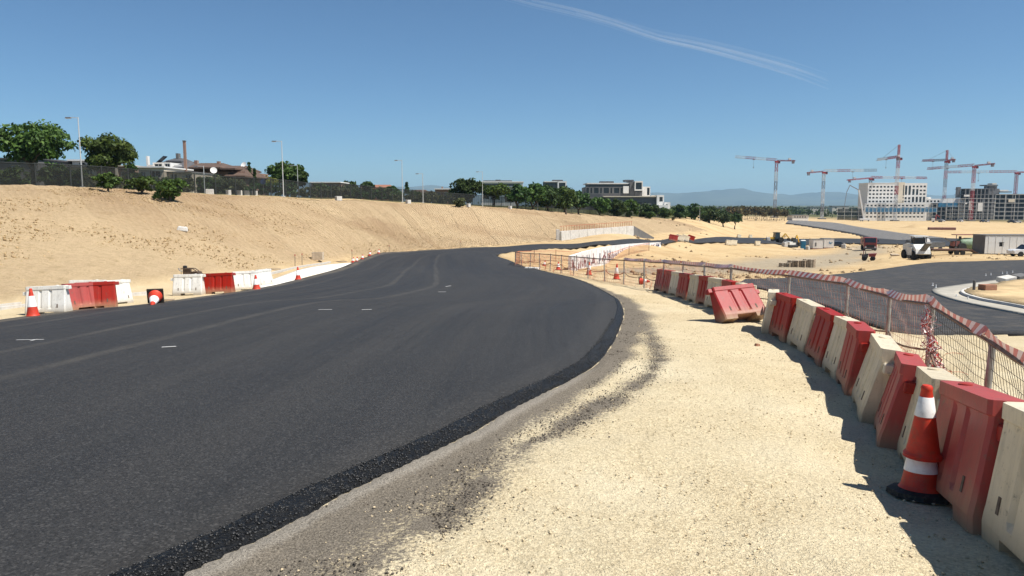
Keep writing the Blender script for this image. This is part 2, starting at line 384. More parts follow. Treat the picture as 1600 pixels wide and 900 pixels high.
# ------------------------------------------------------------------ ground
ang = np.concatenate([np.arange(-48, 48, 0.24), np.arange(48, 312, 2.2)]); ang = np.radians(ang)
rad = [0.35]
while rad[-1] < 17000: rad.append(rad[-1] * 1.0185 + 0.004)
rad = np.array(rad)
GX = rad[:, None] * np.sin(ang)[None]; GY = rad[:, None] * np.cos(ang)[None]
GZ = base(GX, GY)
poly_main = [a for a, b in rows] + [b for a, b in rows][::-1]
poly_side = [a for a, b in SIDE] + [b for a, b in SIDE][::-1]
poly_far = [a for a, b in FARR] + [b for a, b in FARR][::-1]
in_main = inside(GX, GY, poly_main); in_road = in_main | inside(GX, GY, poly_side) | inside(GX, GY, poly_far)
crest_w = [at(*p)[:2] for p in CREST]; toe_w = [at(*p)[:2] for p in TOE]
bank_poly = [(-60, -40), (-22, -40), (-18, -6)] + toe_w + crest_w[::-1] + [(-56, 0)]
bank = inside(GX, GY, bank_poly).astype(float)
db = dist_poly(GX, GY, toe_w + [(200, 200)]); bank *= np.clip(db / 1.5, 0, 1)
de = dist_poly(GX, GY, [(p.x, p.y) for p in RS])
dl = dist_poly(GX, GY, [(p.x, p.y) for p in LS])
right = (~in_main) & (GY < 62) & (GX > np.interp(GY, [p.y for p in RS], [p.x for p in RS]) - 0.05)
wn1 = vnoise(GX * 1.1, GY * 1.1, 11); wn2 = vnoise(GX * 4, GY * 4, 12)
wid = np.interp(GY, [0, 3.5, 6, 8, 10, 13, 17, 21, 26, 34, 50], [1.0, .88, .62, .46, .45, .55, .72, .6, .3, .2, .1]) * (0.7 + 0.6 * wn1)
gravel = right * np.clip(1.25 - de / wid, 0, 1) ** 0.8
WIND = [hit(*p) for p in ((540, 895), (640, 835), (700, 800), (760, 745), (830, 694), (900, 655), (960, 622), (1010, 590), (1030, 560), (1015, 520))]
dw = dist_poly(GX, GY, [(p.x, p.y) for p in WIND])
gravel = np.maximum(gravel, right * np.clip(1.0 - dw / (0.22 + 0.25 * wn1), 0, 1) * (0.45 + 0.5 * wn2))
dusty = right * (GY < 10.5) * np.clip(1.3 - (de - 0.02) / 0.17, 0, 1) * np.clip((10.5 - GY) / 2.5, 0, 1)
track = np.zeros_like(GX)
for tp, w in (([(1000, 425), (1100, 421), (1200, 412), (1300, 402), (1350, 395), (1360, 384)], 5.0), ([(1190, 425), (1260, 415), (1330, 405)], 3.5)):
    tw = [hit(*p) for p in tp]; track = np.maximum(track, np.clip(1.4 - dist_poly(GX, GY, [(p.x, p.y) for p in tw]) / w, 0, 1))
rough = np.where(bank > 0.3, 1.0, 0.25) * np.clip((rad[:, None] - 3) / 10, 0.3, 1) * np.clip(1 - (rad[:, None] - 300) / 400, 0, 1)
nz = (vnoise(GX * .9, GY * .9, 1) - .5) * .16 + (vnoise(GX * 2.6, GY * 2.6, 2) - .5) * .10 + (vnoise(GX * .22, GY * .22, 3) - .5) * .35
road_fade = np.clip(np.minimum(np.where(in_road, 0, 9), np.minimum(de, dl) / 1.5), 0, 1)
near_path = right & (GX < 8)
GZ = GZ + np.where(near_path, (vnoise(GX * 1.7, GY * 1.7, 6) - .5) * .05 * np.clip(de, 0, 1) + (vnoise(GX * 7, GY * 7, 7) - .5) * .016, nz * rough * road_fade)
GZ += right * (GY < 11) * 0.035 * np.exp(-((de - .12) / .09) ** 2) * (0.3 + 0.9 * vnoise(GX * 6, GY * 6, 17)) * np.clip((11 - GY) / 2, 0, 1) + right * .02 * gravel * (vnoise(GX * 3, GY * 3, 18) - .3)
MOUND = [(hit(1432, 356), 7.0, 2.6), (hit(1500, 352), 14.0, 1.2), (hit(1392, 412), 3.2, .9), (hit(1378, 416), 2.2, .5), (hit(1150, 352), 9, 1.3), (hit(1110, 358), 8, 1.0), (hit(1490, 364), 16, .8), (hit(1590, 372), 10, 1.0), (hit(1130, 348), 12, 1.4), (hit(1115, 397), 5, .5), (hit(1150, 394), 7, .55), (hit(1190, 399), 6, .5), (hit(1225, 396), 5, .4), (hit(1090, 404), 5, .4), (hit(1170, 405), 5, .35), (hit(1060, 400), 4, .4), (hit(1330, 374), 6, .5)]
for c0, w, h in MOUND:
    dd = np.hypot(GX - c0.x, (GY - c0.y) * .7) / w
    GZ += h * np.clip(1 - dd, 0, 1) ** 1.2 * (0.75 + 0.5 * vnoise(GX * 1.3, GY * 1.3, 9)) * (~in_road)
GZ -= np.where(in_road, (0.10 + 0.003 * rad[:, None]) * np.where(in_main & (GY < 58), np.clip((np.minimum(de, dl) - SH) / 0.5, 0, 1), 1.0), 0.0)
nr, na = GX.shape
i0 = (np.arange(nr - 1)[:, None] * na + np.arange(na)[None]); i1 = np.roll(i0, -1, 1)
gf = np.stack([i0, i1, i1 + na, i0 + na], -1).reshape(-1, 4)
gv = np.stack([GX, GY, GZ], -1).reshape(-1, 3)
gv = np.concatenate([gv, [[0, 0, gz(0, 0)]]])
gme = np_mesh('ground', gv, gf, True)
wood_far = np.clip((rad[:, None] - 620) / 200, 0, 1) * np.ones_like(GX)
plateau = (inside(GX, GY, crest_w + [(75, 300), (150, 640), (-900, 900), (-900, -100), (-60, -40), (-56, 0)]) & (bank < .5)).astype(float)
dark = np.maximum(wood_far, plateau * np.clip((dist_poly(GX, GY, crest_w) - 1.0) / 2.0, 0, 1))
col4 = np.stack([gravel, bank, np.maximum(track, 0) , dark], -1).reshape(-1, 4); col4 = np.concatenate([col4, [[0, 0, 0, 0]]])
at1 = gme.attributes.new('mask', 'FLOAT_COLOR', 'POINT'); at1.data.foreach_set('color', col4.astype(np.float32).ravel())
CS = [(0, 65, 120, 26), (150, 70, 280, 34), (300, 80, 460, 51), (350, 84.5, 520, 61), (443, 92, 590, 72), (560, 110, 660, 80), (660, 125, 715, 86), (690, 129.5, 735, 88), (792, 144, 860, 100), (870, 160, 930, 110), (950, 178, 1010, 126)]
sp_, sv_, acc_, prv = [], [], 0.0, None
for a, b, c_, d_ in CS:
    u = Vector(((a - 800) / F * b, b, 0)); w = Vector(((c_ - 800) / F * d_, d_, 0)); acc_ += 0 if prv is None else (u - prv).length; prv = u
    for t in (-.2, 0, .33, .66, 1, 1.2): q_ = u + (w - u) * t; sp_.append((q_.x / 50, q_.y / 50)); sv_.append(acc_)
sp_ = np.array(sp_); sv_ = np.array(sv_); kk = kern(((sp_[:, None] - sp_[None]) ** 2).sum(-1)) + np.eye(len(sp_)) * 1e-4; pm_ = np.concatenate([np.ones((len(sp_), 1)), sp_], 1)
ss = np.linalg.solve(np.block([[kk, pm_], [pm_.T, np.zeros((3, 3))]]), np.concatenate([sv_, np.zeros(3)]))
strake = np.zeros(len(gv)); bi = np.where(np.append(bank.ravel(), 0) > 0)[0]; qb = gv[bi, :2] / 50
strake[bi] = kern(((qb[:, None] - sp_[None]) ** 2).sum(-1)) @ ss[:-3] + ss[-3] + qb @ ss[-2:]
at3 = gme.attributes.new('strake', 'FLOAT', 'POINT'); at3.data.foreach_set('value', strake.astype(np.float32))
at2 = gme.attributes.new('dusty', 'FLOAT', 'POINT'); at2.data.foreach_set('value', np.append(dusty.ravel(), 0).astype(np.float32))
m, N, L, P, O = nodes('sandy_ground')
pos = N.new('ShaderNodeNewGeometry').outputs['Position']
A = N.new('ShaderNodeAttribute'); A.attribute_name = 'mask'
sp = N.new('ShaderNodeSeparateColor'); L.new(A.outputs['Color'], sp.inputs[0])
aG, aB, aT, aD = sp.outputs[0], sp.outputs[1], sp.outputs[2], A.outputs['Alpha']
A2 = N.new('ShaderNodeAttribute'); A2.attribute_name = 'dusty'; aU = A2.outputs['Fac']
n_big = noise_n(N, L, pos, 0.09, 5, 0.6); n_mid = noise_n(N, L, pos, 0.9, 6, 0.65); n_fine = noise_n(N, L, pos, 26, 4, 0.7); n_peb = noise_n(N, L, pos, 75, 3, 0.65)
sand = ramp_n(N, L, n_big, [(0.3, (0.50, 0.365, 0.195)), (0.7, (0.56, 0.425, 0.245))])
sand = mix_n(N, L, ramp_n(N, L, n_mid, [(0.42, 0.0), (0.72, 0.55)]), sand, (0.44, 0.30, 0.145))
sand = mix_n(N, L, ramp_n(N, L, noise_n(N, L, pos, 0.16, 6, 0.7), [(0.46, 0.0), (0.64, 0.75)]), sand, (0.40, 0.265, 0.135))
path = ramp_n(N, L, n_fine, [(0.3, (0.48, 0.39, 0.24)), (0.5, (0.75, 0.625, 0.405)), (0.75, (0.84, 0.73, 0.50))])
pv = N.new('ShaderNodeTexVoronoi'); pv.inputs['Scale'].default_value = 48; L.new(pos, pv.inputs['Vector'])
path = mix_n(N, L, ramp_n(N, L, pv.outputs['Distance'], [(0.35, 0.0), (0.7, 0.36)]), path, (0.36, 0.28, 0.165))
lf = N.new('ShaderNodeVectorMath'); lf.operation = 'LENGTH'; L.new(pos, lf.inputs[0])
nearf = ramp_n(N, L, math_n(N, L, 'DIVIDE', lf.outputs['Value'], 60), [(0.15, 1.0), (0.9, 0.0)])
nb = math_n(N, L, 'MULTIPLY', nearf, math_n(N, L, 'SUBTRACT', 1.0, aB))
patch = noise_n(N, L, pos, 0.55, 5, 0.6)
path = mix_n(N, L, ramp_n(N, L, patch, [(0.42, 0.0), (0.68, 0.55)]), path, (0.83, 0.73, 0.52))
path = mix_n(N, L, ramp_n(N, L, noise_n(N, L, pos, 1.4, 6, 0.7), [(0.55, 0.0), (0.75, 0.4)]), path, (0.54, 0.43, 0.265))
c = mix_n(N, L, nb, sand, path)
# bank: downhill machine passes with cleat lines across them
rot = N.new('ShaderNodeMapping'); rot.inputs['Rotation'].default_value = (0, 0, R(-17)); L.new(pos, rot.inputs[0])
sx = N.new('ShaderNodeSeparateXYZ'); L.new(rot.outputs[0], sx.inputs[0])
wob = math_n(N, L, 'MULTIPLY_ADD', noise_n(N, L, pos, 0.12, 3), 3.0, sx.outputs['X'])
A3 = N.new('ShaderNodeAttribute'); A3.attribute_name = 'strake'; wob = math_n(N, L, 'ADD', A3.outputs['Fac'], math_n(N, L, 'MULTIPLY', noise_n(N, L, pos, 0.12, 3), 1.6))
lane = math_n(N, L, 'DIVIDE', wob, 3.1); lane_i = math_n(N, L, 'FLOOR', lane); lane_f = math_n(N, L, 'FRACT', lane)
wnz = N.new('ShaderNodeTexWhiteNoise'); wnz.noise_dimensions = '1D'; L.new(lane_i, wnz.inputs['W']); lr = wnz.outputs['Value']
cle = math_n(N, L, 'SINE', math_n(N, L, 'MULTIPLY', math_n(N, L, 'ADD', wob, math_n(N, L, 'MULTIPLY', n_mid, 0.25)), 11.0))
far_bank = ramp_n(N, L, math_n(N, L, 'DIVIDE', lf.outputs['Value'], 100), [(0.46, 0.03), (0.72, 1.0)])
berm = math_n(N, L, 'POWER', math_n(N, L, 'ABSOLUTE', math_n(N, L, 'MULTIPLY_ADD', lane_f, 2.0, -1.0)), 9.0)
cle_h = math_n(N, L, 'MULTIPLY', math_n(N, L, 'ADD', math_n(N, L, 'MULTIPLY', cle, 0.5), math_n(N, L, 'MULTIPLY', berm, 1.5)), math_n(N, L, 'MULTIPLY', far_bank, aB))
mus = noise_n(N, L, pos, 2.2, 7, 0.72); mus2 = noise_n(N, L, pos, 7.5, 5, 0.7)
brown = ramp_n(N, L, noise_n(N, L, pos, 0.045, 3), [(0.48, 0.0), (0.62, 0.75)])
bankc = mix_n(N, L, math_n(N, L, 'MULTIPLY', math_n(N, L, 'ADD', math_n(N, L, 'MULTIPLY', lr, 0.45), brown), far_bank), (0.70, 0.525, 0.32), (0.49, 0.335, 0.20))
bankc = mix_n(N, L, math_n(N, L, 'MULTIPLY', math_n(N, L, 'MULTIPLY_ADD', cle, -0.12, 0.12), far_bank), bankc, (0.33, 0.225, 0.12))  # groove bottoms darkened in the colour to imitate furrow shade
bankc = mix_n(N, L, ramp_n(N, L, mus, [(0.48, 0.0), (0.68, 0.45)]), bankc, (0.35, 0.225, 0.10))
bankc = mix_n(N, L, ramp_n(N, L, mus2, [(0.55, 0.0), (0.68, 0.5)]), bankc, (0.27, 0.18, 0.085))
c = mix_n(N, L, math_n(N, L, 'MULTIPLY', aB, 0.9), c, bankc)
c = mix_n(N, L, math_n(N, L, 'MULTIPLY', aT, 0.85), c, ramp_n(N, L, n_mid, [(0.3, (0.25, 0.21, 0.155)), (0.7, (0.37, 0.315, 0.23))]))
# dark crumbs swept off the asphalt
gf_ = noise_n(N, L, pos, 34, 5, 0.75)
gm = ramp_n(N, L, math_n(N, L, 'ADD', aG, math_n(N, L, 'MULTIPLY_ADD', gf_, 1.7, -0.85)), [(0.30, 0.0), (0.60, 0.95)])
grav = ramp_n(N, L, n_peb, [(0.3, (0.075, 0.065, 0.053)), (0.55, (0.20, 0.173, 0.14)), (0.8, (0.36, 0.31, 0.245))])
c = mix_n(N, L, gm, c, grav)
dm = ramp_n(N, L, math_n(N, L, 'ADD', aU, math_n(N, L, 'MULTIPLY_ADD', gf_, 0.7, -0.35)), [(0.25, 0.0), (0.6, 0.9)])
c = mix_n(N, L, dm, c, ramp_n(N, L, n_peb, [(0.3, (0.22, 0.195, 0.16)), (0.7, (0.43, 0.385, 0.32))]))
scrub = ramp_n(N, L, n_mid, [(0.35, (0.05, 0.065, 0.022)), (0.6, (0.12, 0.115, 0.05)), (0.75, (0.26, 0.21, 0.11))])
c = mix_n(N, L, aD, c, scrub)
L.new(c, P.inputs['Base Color']); P.inputs['Roughness'].default_value = 0.95; P.inputs['Specular IOR Level'].default_value = 0.1
b = bump_n(N, L, n_mid, 0.10, 0.5)
b2 = N.new('ShaderNodeBump'); b2.inputs['Distance'].default_value = 0.17; b2.inputs['Strength'].default_value = 0.9; L.new(cle_h, b2.inputs['Height']); L.new(b, b2.inputs['Normal'])
bk = N.new('ShaderNodeBump'); bk.inputs['Distance'].default_value = 0.42; L.new(math_n(N, L, 'MULTIPLY', math_n(N, L, 'ADD', mus, math_n(N, L, 'MULTIPLY', mus2, .4)), aB), bk.inputs['Height']); L.new(b2.outputs[0], bk.inputs['Normal'])
b = bump_n(N, L, n_fine, 0.05, 0.8, bk.outputs[0]); b = bump_n(N, L, n_peb, 0.016, 1.0, b)
L.new(b, P.inputs['Normal'])
tag(obj('ground', gme, m), kind='structure')
M_GROUND = m
# ------------------------------------------------------------------ loose stones, clods, crumbs
def pebbles(name, P3, size, material, flat=0.65, label=None, cat=None):
    n = len(P3); o = np.array([[1, 0, 0], [-.5, .87, 0], [-.5, -.87, 0], [0.1, 0, 1], [0, 0.1, -1.0]], float)
    f = np.array([[0, 1, 3], [1, 2, 3], [2, 0, 3], [1, 0, 4], [2, 1, 4], [0, 2, 4]])
    s = size[:, None, None] * (0.7 + 0.6 * rng.random((n, 5, 3))) * np.array([1, 1, flat])
    a = rng.random(n) * 6.283; ca, sa = np.cos(a)[:, None], np.sin(a)[:, None]
    q = o[None] * s; x = q[..., 0] * ca - q[..., 1] * sa; y = q[..., 0] * sa + q[..., 1] * ca
    v = np.stack([x, y, q[..., 2]], -1) + np.asarray(P3)[:, None]
    ff = (f[None] + (np.arange(n) * 5)[:, None, None]).reshape(-1, 3)
    return tag(obj(name, np_mesh(name, v.reshape(-1, 3), ff), material), label, cat, kind='stuff')
M_PEB = mat('sand_stone', (0.52, 0.42, 0.275), 0.95, 0.45, 9, spec=.1)
M_CRUMB = mat('asphalt_crumb', (0.095, 0.08, 0.065), 0.9, 0.75, 20, spec=.2)
M_CLOD = mat('earth_clod', (0.42, 0.30, 0.16), 0.97, 0.35, 3, spec=.05)
redge_x = lambda y: np.interp(y, [p.y for p in RS], [p.x for p in RS])
n = 26000
yy = 2.2 + 24 * rng.random(n) ** 1.9; xx = redge_x(yy) + 0.35 + (6.5 - 0.0 * yy) * rng.random(n)
ok = xx < np.interp(yy, [2, 4, 6, 9, 14, 30], [2.9, 3.4, 4.2, 5.2, 6.2, 6.8]); xx, yy = xx[ok], yy[ok]
sz = 0.0035 + 0.011 * rng.random(len(xx)) ** 4
pebbles('gravel', np.stack([xx, yy, base(xx, yy) + sz * .2 + 0.004], -1), sz, M_PEB, label='pale gravel strewn over the sandy path', cat='gravel')
n = 6000
yy = 2.2 + 22 * rng.random(n) ** 1.7; ee = np.abs(rng.normal(0, 1, n)) * np.interp(yy, [0, 4, 8, 14, 18, 24], [.75, .6, .34, .4, .5, .25]); xx = redge_x(yy) + 0.02 + ee
k = rng.integers(0, len(WIND) - 1, 5200); t = rng.random(5200); wx = np.array([p.x for p in WIND]); wy = np.array([p.y for p in WIND])
xx = np.append(xx, wx[k] * (1 - t) + wx[k + 1] * t + rng.normal(0, .13, 5200)); yy = np.append(yy, wy[k] * (1 - t) + wy[k + 1] * t + rng.normal(0, .13, 5200))
sz = 0.003 + 0.010 * rng.random(len(xx)) ** 3.5
pebbles('asphalt_crumbs', np.stack([xx, yy, base(xx, yy) + sz * .3 + 0.002], -1), sz, M_CRUMB, label='dark asphalt crumbs swept along the road edge', cat='gravel')
n = 5200
k = rng.integers(0, len(rows_in), n); yy = 2.0 + 14 * rng.random(n) ** 1.5; t = rng.random(n)
xx = redge_x(yy) - SH * (1 - t) - .0; sz = 0.005 + 0.010 * rng.random(n) ** 2
pebbles('loose_asphalt', np.stack([xx, yy, base(xx, yy) + 0.06 * (1 - t ** 1.6) + .02], -1), sz, mat('loose_black_stone', (.032, .031, .03), .38, .85, 40, spec=.5), label='coarse black stones along the crumbling asphalt edge', cat='gravel')
n = 30000
dd = 20 + 75 * rng.random(n) ** 1.6; aa = rng.random(n)
tx = np.interp(dd, [p[1] for p in toe_w], [p[0] for p in toe_w]); xx = tx - 1.0 - 36 * aa
ok = inside(xx, dd, bank_poly); xx, dd = xx[ok], dd[ok]
sz = 0.025 + 0.075 * rng.random(len(xx)) ** 3.5; dens = vnoise(xx * .25, dd * .25, 21) + .25 * vnoise(xx, dd, 22); ok = dens > .45; xx, dd, sz = xx[ok], dd[ok], sz[ok]
pebbles('earth_clods', np.stack([xx, dd, base(xx, dd) + sz * .25], -1), sz, M_CLOD, .8, label='earth clods scattered over the sandy bank', cat='clods')
n = 3200
aa = np.radians(rng.uniform(9, 40, n)); rr = 48 + 260 * rng.random(n) ** 1.6; xx, yy = rr * np.sin(aa), rr * np.cos(aa)
ok = (vnoise(xx * .06, yy * .06, 51) + .4 * vnoise(xx * .3, yy * .3, 52) > .82) & ~inside(xx, yy, poly_main) & ~inside(xx, yy, poly_side) & ~inside(xx, yy, poly_far); xx, yy, rr = xx[ok], yy[ok], rr[ok]
sz = (.06 + .22 * rng.random(len(xx)) ** 3) * (.7 + rr / 160)
pebbles('rubble', np.stack([xx, yy, base(xx, yy) + sz * .2], -1), sz, mat('rubble_stone', (.30, .215, .125), .95, .5, 2, spec=.05), .7, label='brown rubble and clods strewn over the sandy dip', cat='rubble')
# ------------------------------------------------------------------ hills far off
HX = np.linspace(-9000, 12000, 260); HY = np.linspace(9500, 16500, 46)
hx, hy = np.meshgrid(HX, HY)
pk = np.interp(hx / 12000 * 11500, [-9000, -7300, -6000, -4600, -4000, -3200, -2600, -1500, -600, 600, 1500, 2200, 2600, 3000, 3500, 3900, 4500, 4900, 5400, 6500, 9000, 12000], [150, 230, 170, 210, 330, 390, 330, 320, 240, 150, 170, 220, 215, 240, 262, 230, 160, 215, 175, 165, 180, 160])
ridge = np.exp(-((hy - 12500) / 1500) ** 2)
hz = pk * ridge * (0.85 + .3 * vnoise(hx / 420, hy / 420, 31)) + 30 * (vnoise(hx / 160, hy / 160, 32) - .5) * ridge + 60 * np.exp(-((hy - 10300) / 500) ** 2) * vnoise(hx / 700, hy / 700, 33) - 15
i = (np.arange(45)[:, None] * 260 + np.arange(259)[None]).ravel()
M_HILL = mat('hill_scrub', (0.085, 0.095, 0.065), 0.95, 0.45, 0.002, spec=.05)
tag(obj('hills', np_mesh('hills', np.stack([hx, hy, hz], -1).reshape(-1, 3), np.stack([i, i + 1, i + 261, i + 260], -1), True), M_HILL), kind='structure')
# ------------------------------------------------------------------ haze and contrail
hb = MB().box((1000, 6500, 170), (30000, 23000, 420))
m = bpy.data.materials.new('haze_air'); m.use_nodes = True; nt = m.node_tree; nt.nodes.remove(nt.nodes['Principled BSDF'])
pv_ = nt.nodes.new('ShaderNodeVolumePrincipled'); pv_.inputs['Color'].default_value = (0.52, 0.79, 1.0, 1); pv_.inputs['Density'].default_value = 0.00009; pv_.inputs['Anisotropy'].default_value = 0.2
nt.links.new(pv_.outputs[0], nt.nodes['Material Output'].inputs['Volume'])
haze = tag(obj('haze', hb, m), kind='stuff')
# ------------------------------------------------------------------ plastic barriers
ORD = ['first', 'second', 'third', 'fourth', 'fifth', 'sixth', 'seventh', 'eighth', 'ninth', 'tenth', 'eleventh', 'twelfth', 'thirteenth', 'fourteenth', 'fifteenth', 'sixteenth', 'seventeenth', 'eighteenth', 'nineteenth', 'twentieth']
def plastic(name, col, shade, transl):
    m, N, L, P, O = nodes(name)
    tc = N.new('ShaderNodeTexCoord').outputs['Object']; oi = N.new('ShaderNodeObjectInfo').outputs['Random']
    off = N.new('ShaderNodeVectorMath'); off.operation = 'ADD'; L.new(tc, off.inputs[0])
    cx = N.new('ShaderNodeCombineXYZ'); [L.new(math_n(N, L, 'MULTIPLY', oi, k), cx.inputs[j]) for j, k in enumerate((37, 91, 53))]; L.new(cx.outputs[0], off.inputs[1]); v = off.outputs[0]
    mp = N.new('ShaderNodeMapping'); mp.inputs['Scale'].default_value = (9, 9, 1.1); L.new(v, mp.inputs[0])
    n1 = noise_n(N, L, v, 2.0, 5, .6); streak = noise_n(N, L, mp.outputs[0], 1.2, 6, .68); scuff = noise_n(N, L, v, 16, 6, .75)
    c = mix_n(N, L, ramp_n(N, L, n1, [(.3, 0.0), (.75, 1.0)]), col, shade)
    c = mix_n(N, L, ramp_n(N, L, streak, [(.48, 0.0), (.72, .6)]), c, tuple(x * .6 + .02 for x in shade))
    c = mix_n(N, L, ramp_n(N, L, scuff, [(.57, 0.0), (.70, .65)]), c, (.17, .135, .09))
    hs = N.new('ShaderNodeHueSaturation'); L.new(c, hs.inputs['Color']); L.new(math_n(N, L, 'MULTIPLY_ADD', oi, .22, .87), hs.inputs['Value']); L.new(math_n(N, L, 'MULTIPLY_ADD', oi, -.2, 1.06), hs.inputs['Saturation']); c = hs.outputs[0]
    sx = N.new('ShaderNodeSeparateXYZ'); L.new(tc, sx.inputs[0])
    low = ramp_n(N, L, math_n(N, L, 'ADD', sx.outputs['Z'], math_n(N, L, 'MULTIPLY', streak, .25)), [(.10, .85), (.42, 0.0)])
    c = mix_n(N, L, low, c, (.36, .28, .17))
    L.new(c, P.inputs['Base Color']); P.inputs['Roughness'].default_value = .48; P.inputs['Specular IOR Level'].default_value = .35
    L.new(bump_n(N, L, scuff, .004, .7), P.inputs['Normal'])
    t = N.new('ShaderNodeBsdfTranslucent'); L.new(c, t.inputs[0]); x = N.new('ShaderNodeMixShader'); x.inputs[0].default_value = transl
    L.new(P.outputs[0], x.inputs[1]); L.new(t.outputs[0], x.inputs[2]); L.new(x.outputs[0], O.inputs[0])
    return m
M_RED = plastic('red_plastic', (.45, .030, .018), (.37, .036, .026), .14)
M_RED2 = plastic('sunlit_red_plastic', (.36, .012, .012), (.31, .016, .016), .10)  # red copy for the sunlit tipped barrier, deepened against the sun's wash
M_WHITE = plastic('cream_plastic', (.80, .71, .53), (.71, .605, .42), .16)
M_BRIGHT = plastic('white_plastic', (.82, .80, .74), (.76, .73, .65), .12)  # whiter than the cream row; part of the left barriers' sunlight is in this colour
M_SLOT = mat('slot_shade_brown', (.13, .095, .07), .9, .3, 20)
M_DARK = mat('dark_hole', (.012, .011, .010), .9, .2)
M_STEEL = mat('galvanised_steel', (.36, .35, .33), .5, .25, 6, .002, .55, dirt=((.22, .14, .08), .5))
BL, BH = 1.06, .80
def barrier_shell():
    hl = BL / 2
    zs = [0.0, .105, .16, .20, .66, .70, .71, BH]
    hw = {0.0: .205, .105: .205, .16: .195, .20: .185, .66: .100, .70: .096, .71: .108, BH: .102}
    xs = [-hl, -hl + .03, -.235, -.225, -.185, -.155, -.115, -.085, .0, .085, .115, .155, .185, .225, .235, hl - .03, hl]
    grooves = ((-.155, -.115), (.115, .155))
    def halfw(x, z):
        w = hw[z]
        if .18 < z < .68 and any(a - 1e-6 <= x <= b + 1e-6 for a, b in grooves): w -= .028
        if abs(x) > hl - .001: w -= .022
        return w
    def xx(x, z): return x * (1.0 + .045 * (1 - z / BH))
    def zz(x, z):
        if z == 0.0 and abs(x) < .23: return .085
        return z
    V = {}; vs = []
    for sgn in (-1, 1):
        for i, x in enumerate(xs):
            for j, z in enumerate(zs):
                V[sgn, i, j] = len(vs); vs.append((xx(x, z), sgn * halfw(x, z), zz(x, z)))
    nx, nz_ = len(xs), len(zs); fs = []
    for s in (-1, 1):
        for i in range(nx - 1):
            for j in range(nz_ - 1):
                fs.append((V[s, i, j], V[s, i + 1, j], V[s, i + 1, j + 1], V[s, i, j + 1]))
    for i in range(nx - 1):
        fs.append((V[-1, i, 0], V[-1, i + 1, 0], V[1, i + 1, 0], V[1, i, 0])); fs.append((V[-1, i, nz_ - 1], V[-1, i + 1, nz_ - 1], V[1, i + 1, nz_ - 1], V[1, i, nz_ - 1]))
    for i in (0, nx - 1):
        for j in range(nz_ - 1): fs.append((V[-1, i, j], V[1, i, j], V[1, i, j + 1], V[-1, i, j + 1]))
    mb = MB(); mb.add(vs, fs); return mb
BAR = {}
def make_barrier(colour):
    mt = {'red': M_RED, 'white': M_WHITE, 'bright': M_BRIGHT, 'sunlit_red': M_RED2}[colour]
    if colour not in BAR:
        sh = barrier_shell().mesh('barrier_body'); sh.materials.append(mt)
        lg = MB().box((0, 0, .6), (.13, .13, .10), taper=(.9, .9)).mesh('lug'); lg.materials.append(mt)
        capm = MB().lathe([(.045, .6), (.045, .612), (.03, .62), (.012, .622)], 14).mesh('cap'); capm.materials.append(mt)
        shade_block = MB().box((0, 0, 0), (.034, .012, .10)).mesh('slot_shade'); shade_block.materials.append(M_SLOT)  # proud dark block; the shade of the recess is only in its colour
        BAR[colour] = (sh, lg, capm, shade_block)
    sh, lg, capm, shade_block = BAR[colour]
    t = thing('plastic_barrier', '', 'barrier')
    bevel(obj('body', sh, None, t), .014, 2, 25)
    bevel(obj('lug', lg, None, t, (-BL / 2 - .05, 0, .01)), .01, 1)
    bevel(obj('lug', lg, None, t, (BL / 2 + .045, 0, .14)), .01, 1)
    smooth(obj('filler_cap', capm, None, t, (.28, 0, BH - .604)))
    for s in (-1, 1):
        for gx in (-.33, .33): obj('slot_shade', shade_block, None, t, (gx, s * .1765, .245), (s * R(10.5), 0, 0))
    return t
def seat(t, x, y, rz, sink=.012, tilt=None):
    z = gz(x, y) - sink
    gx_ = (gz(x + .4, y) - gz(x - .4, y)) / .8; gy_ = (gz(x, y + .4) - gz(x, y - .4)) / .8
    nrm = Vector((-gx_, -gy_, 1)).normalized(); q = nrm.to_track_quat('Z', 'Y').to_matrix() @ Matrix.Rotation(0, 3, 'Z')
    ex = Vector((math.cos(rz), math.sin(rz), 0)); ex = (ex - nrm * ex.dot(nrm)).normalized(); ey = nrm.cross(ex)
    M3 = Matrix((ex, ey, nrm)).transposed()
    if tilt is not None: M3 = M3 @ tilt
    t.location = (x, y, z); t.rotation_mode = 'XYZ'; t.rotation_euler = M3.to_euler()
# the row beside the path: centre line, then one barrier after another
BPX = np.array([2.28, 2.62, 3.02, 3.55, 4.05, 4.52, 4.86, 5.12, 5.28, 5.30]) + .21; BPY = np.array([2.2, 3.6, 5.2, 7.0, 8.8, 10.8, 13.4, 17, 21.5, 29])
bp = catmull([(x, y, 0) for x, y in zip(BPX, BPY)], 30)
SEQN = ['white', 'red', 'white', 'red', 'white', 'red', 'white', 'red', 'white', 'red']          # towards the tipped one
SEQF = ['white', 'red', 'white', 'red', 'white', 'red', 'white', 'red', 'red']                   # beyond it
def along(s0):
    acc = 0
    for a, b in zip(bp[:-1], bp[1:]):
        L = (b - a).length
        if acc + L >= s0: t = (s0 - acc) / L; return a + (b - a) * t, math.atan2(b.y - a.y, b.x - a.x)
        acc += L
    return bp[-1], math.pi / 2
s = .85; rj = random.Random(4)
for i, colr in enumerate(SEQN):
    p, a = along(s + .55); s += 1.115
    t = make_barrier(colr); seat(t, p.x + rj.uniform(-.035, .035), p.y, a + R([-2, -2, -7, -9, -5, -4, -2, -2, -1, 0][i]))
    nth = ORD[i]
    t['label'] = ('cream barrier cut by the bottom of the picture, nearest in the row' if i == 0 else
                  'red barrier beside the stacked cone, nearest red one in the row' if i == 1 else
                  'cream barrier just behind the tall stacked traffic cone' if i == 2 else
                  f'{"red" if colr == "red" else "cream"} plastic barrier, {nth} in the row counted from the camera'); t['group'] = 'barriers lining the gravel path'
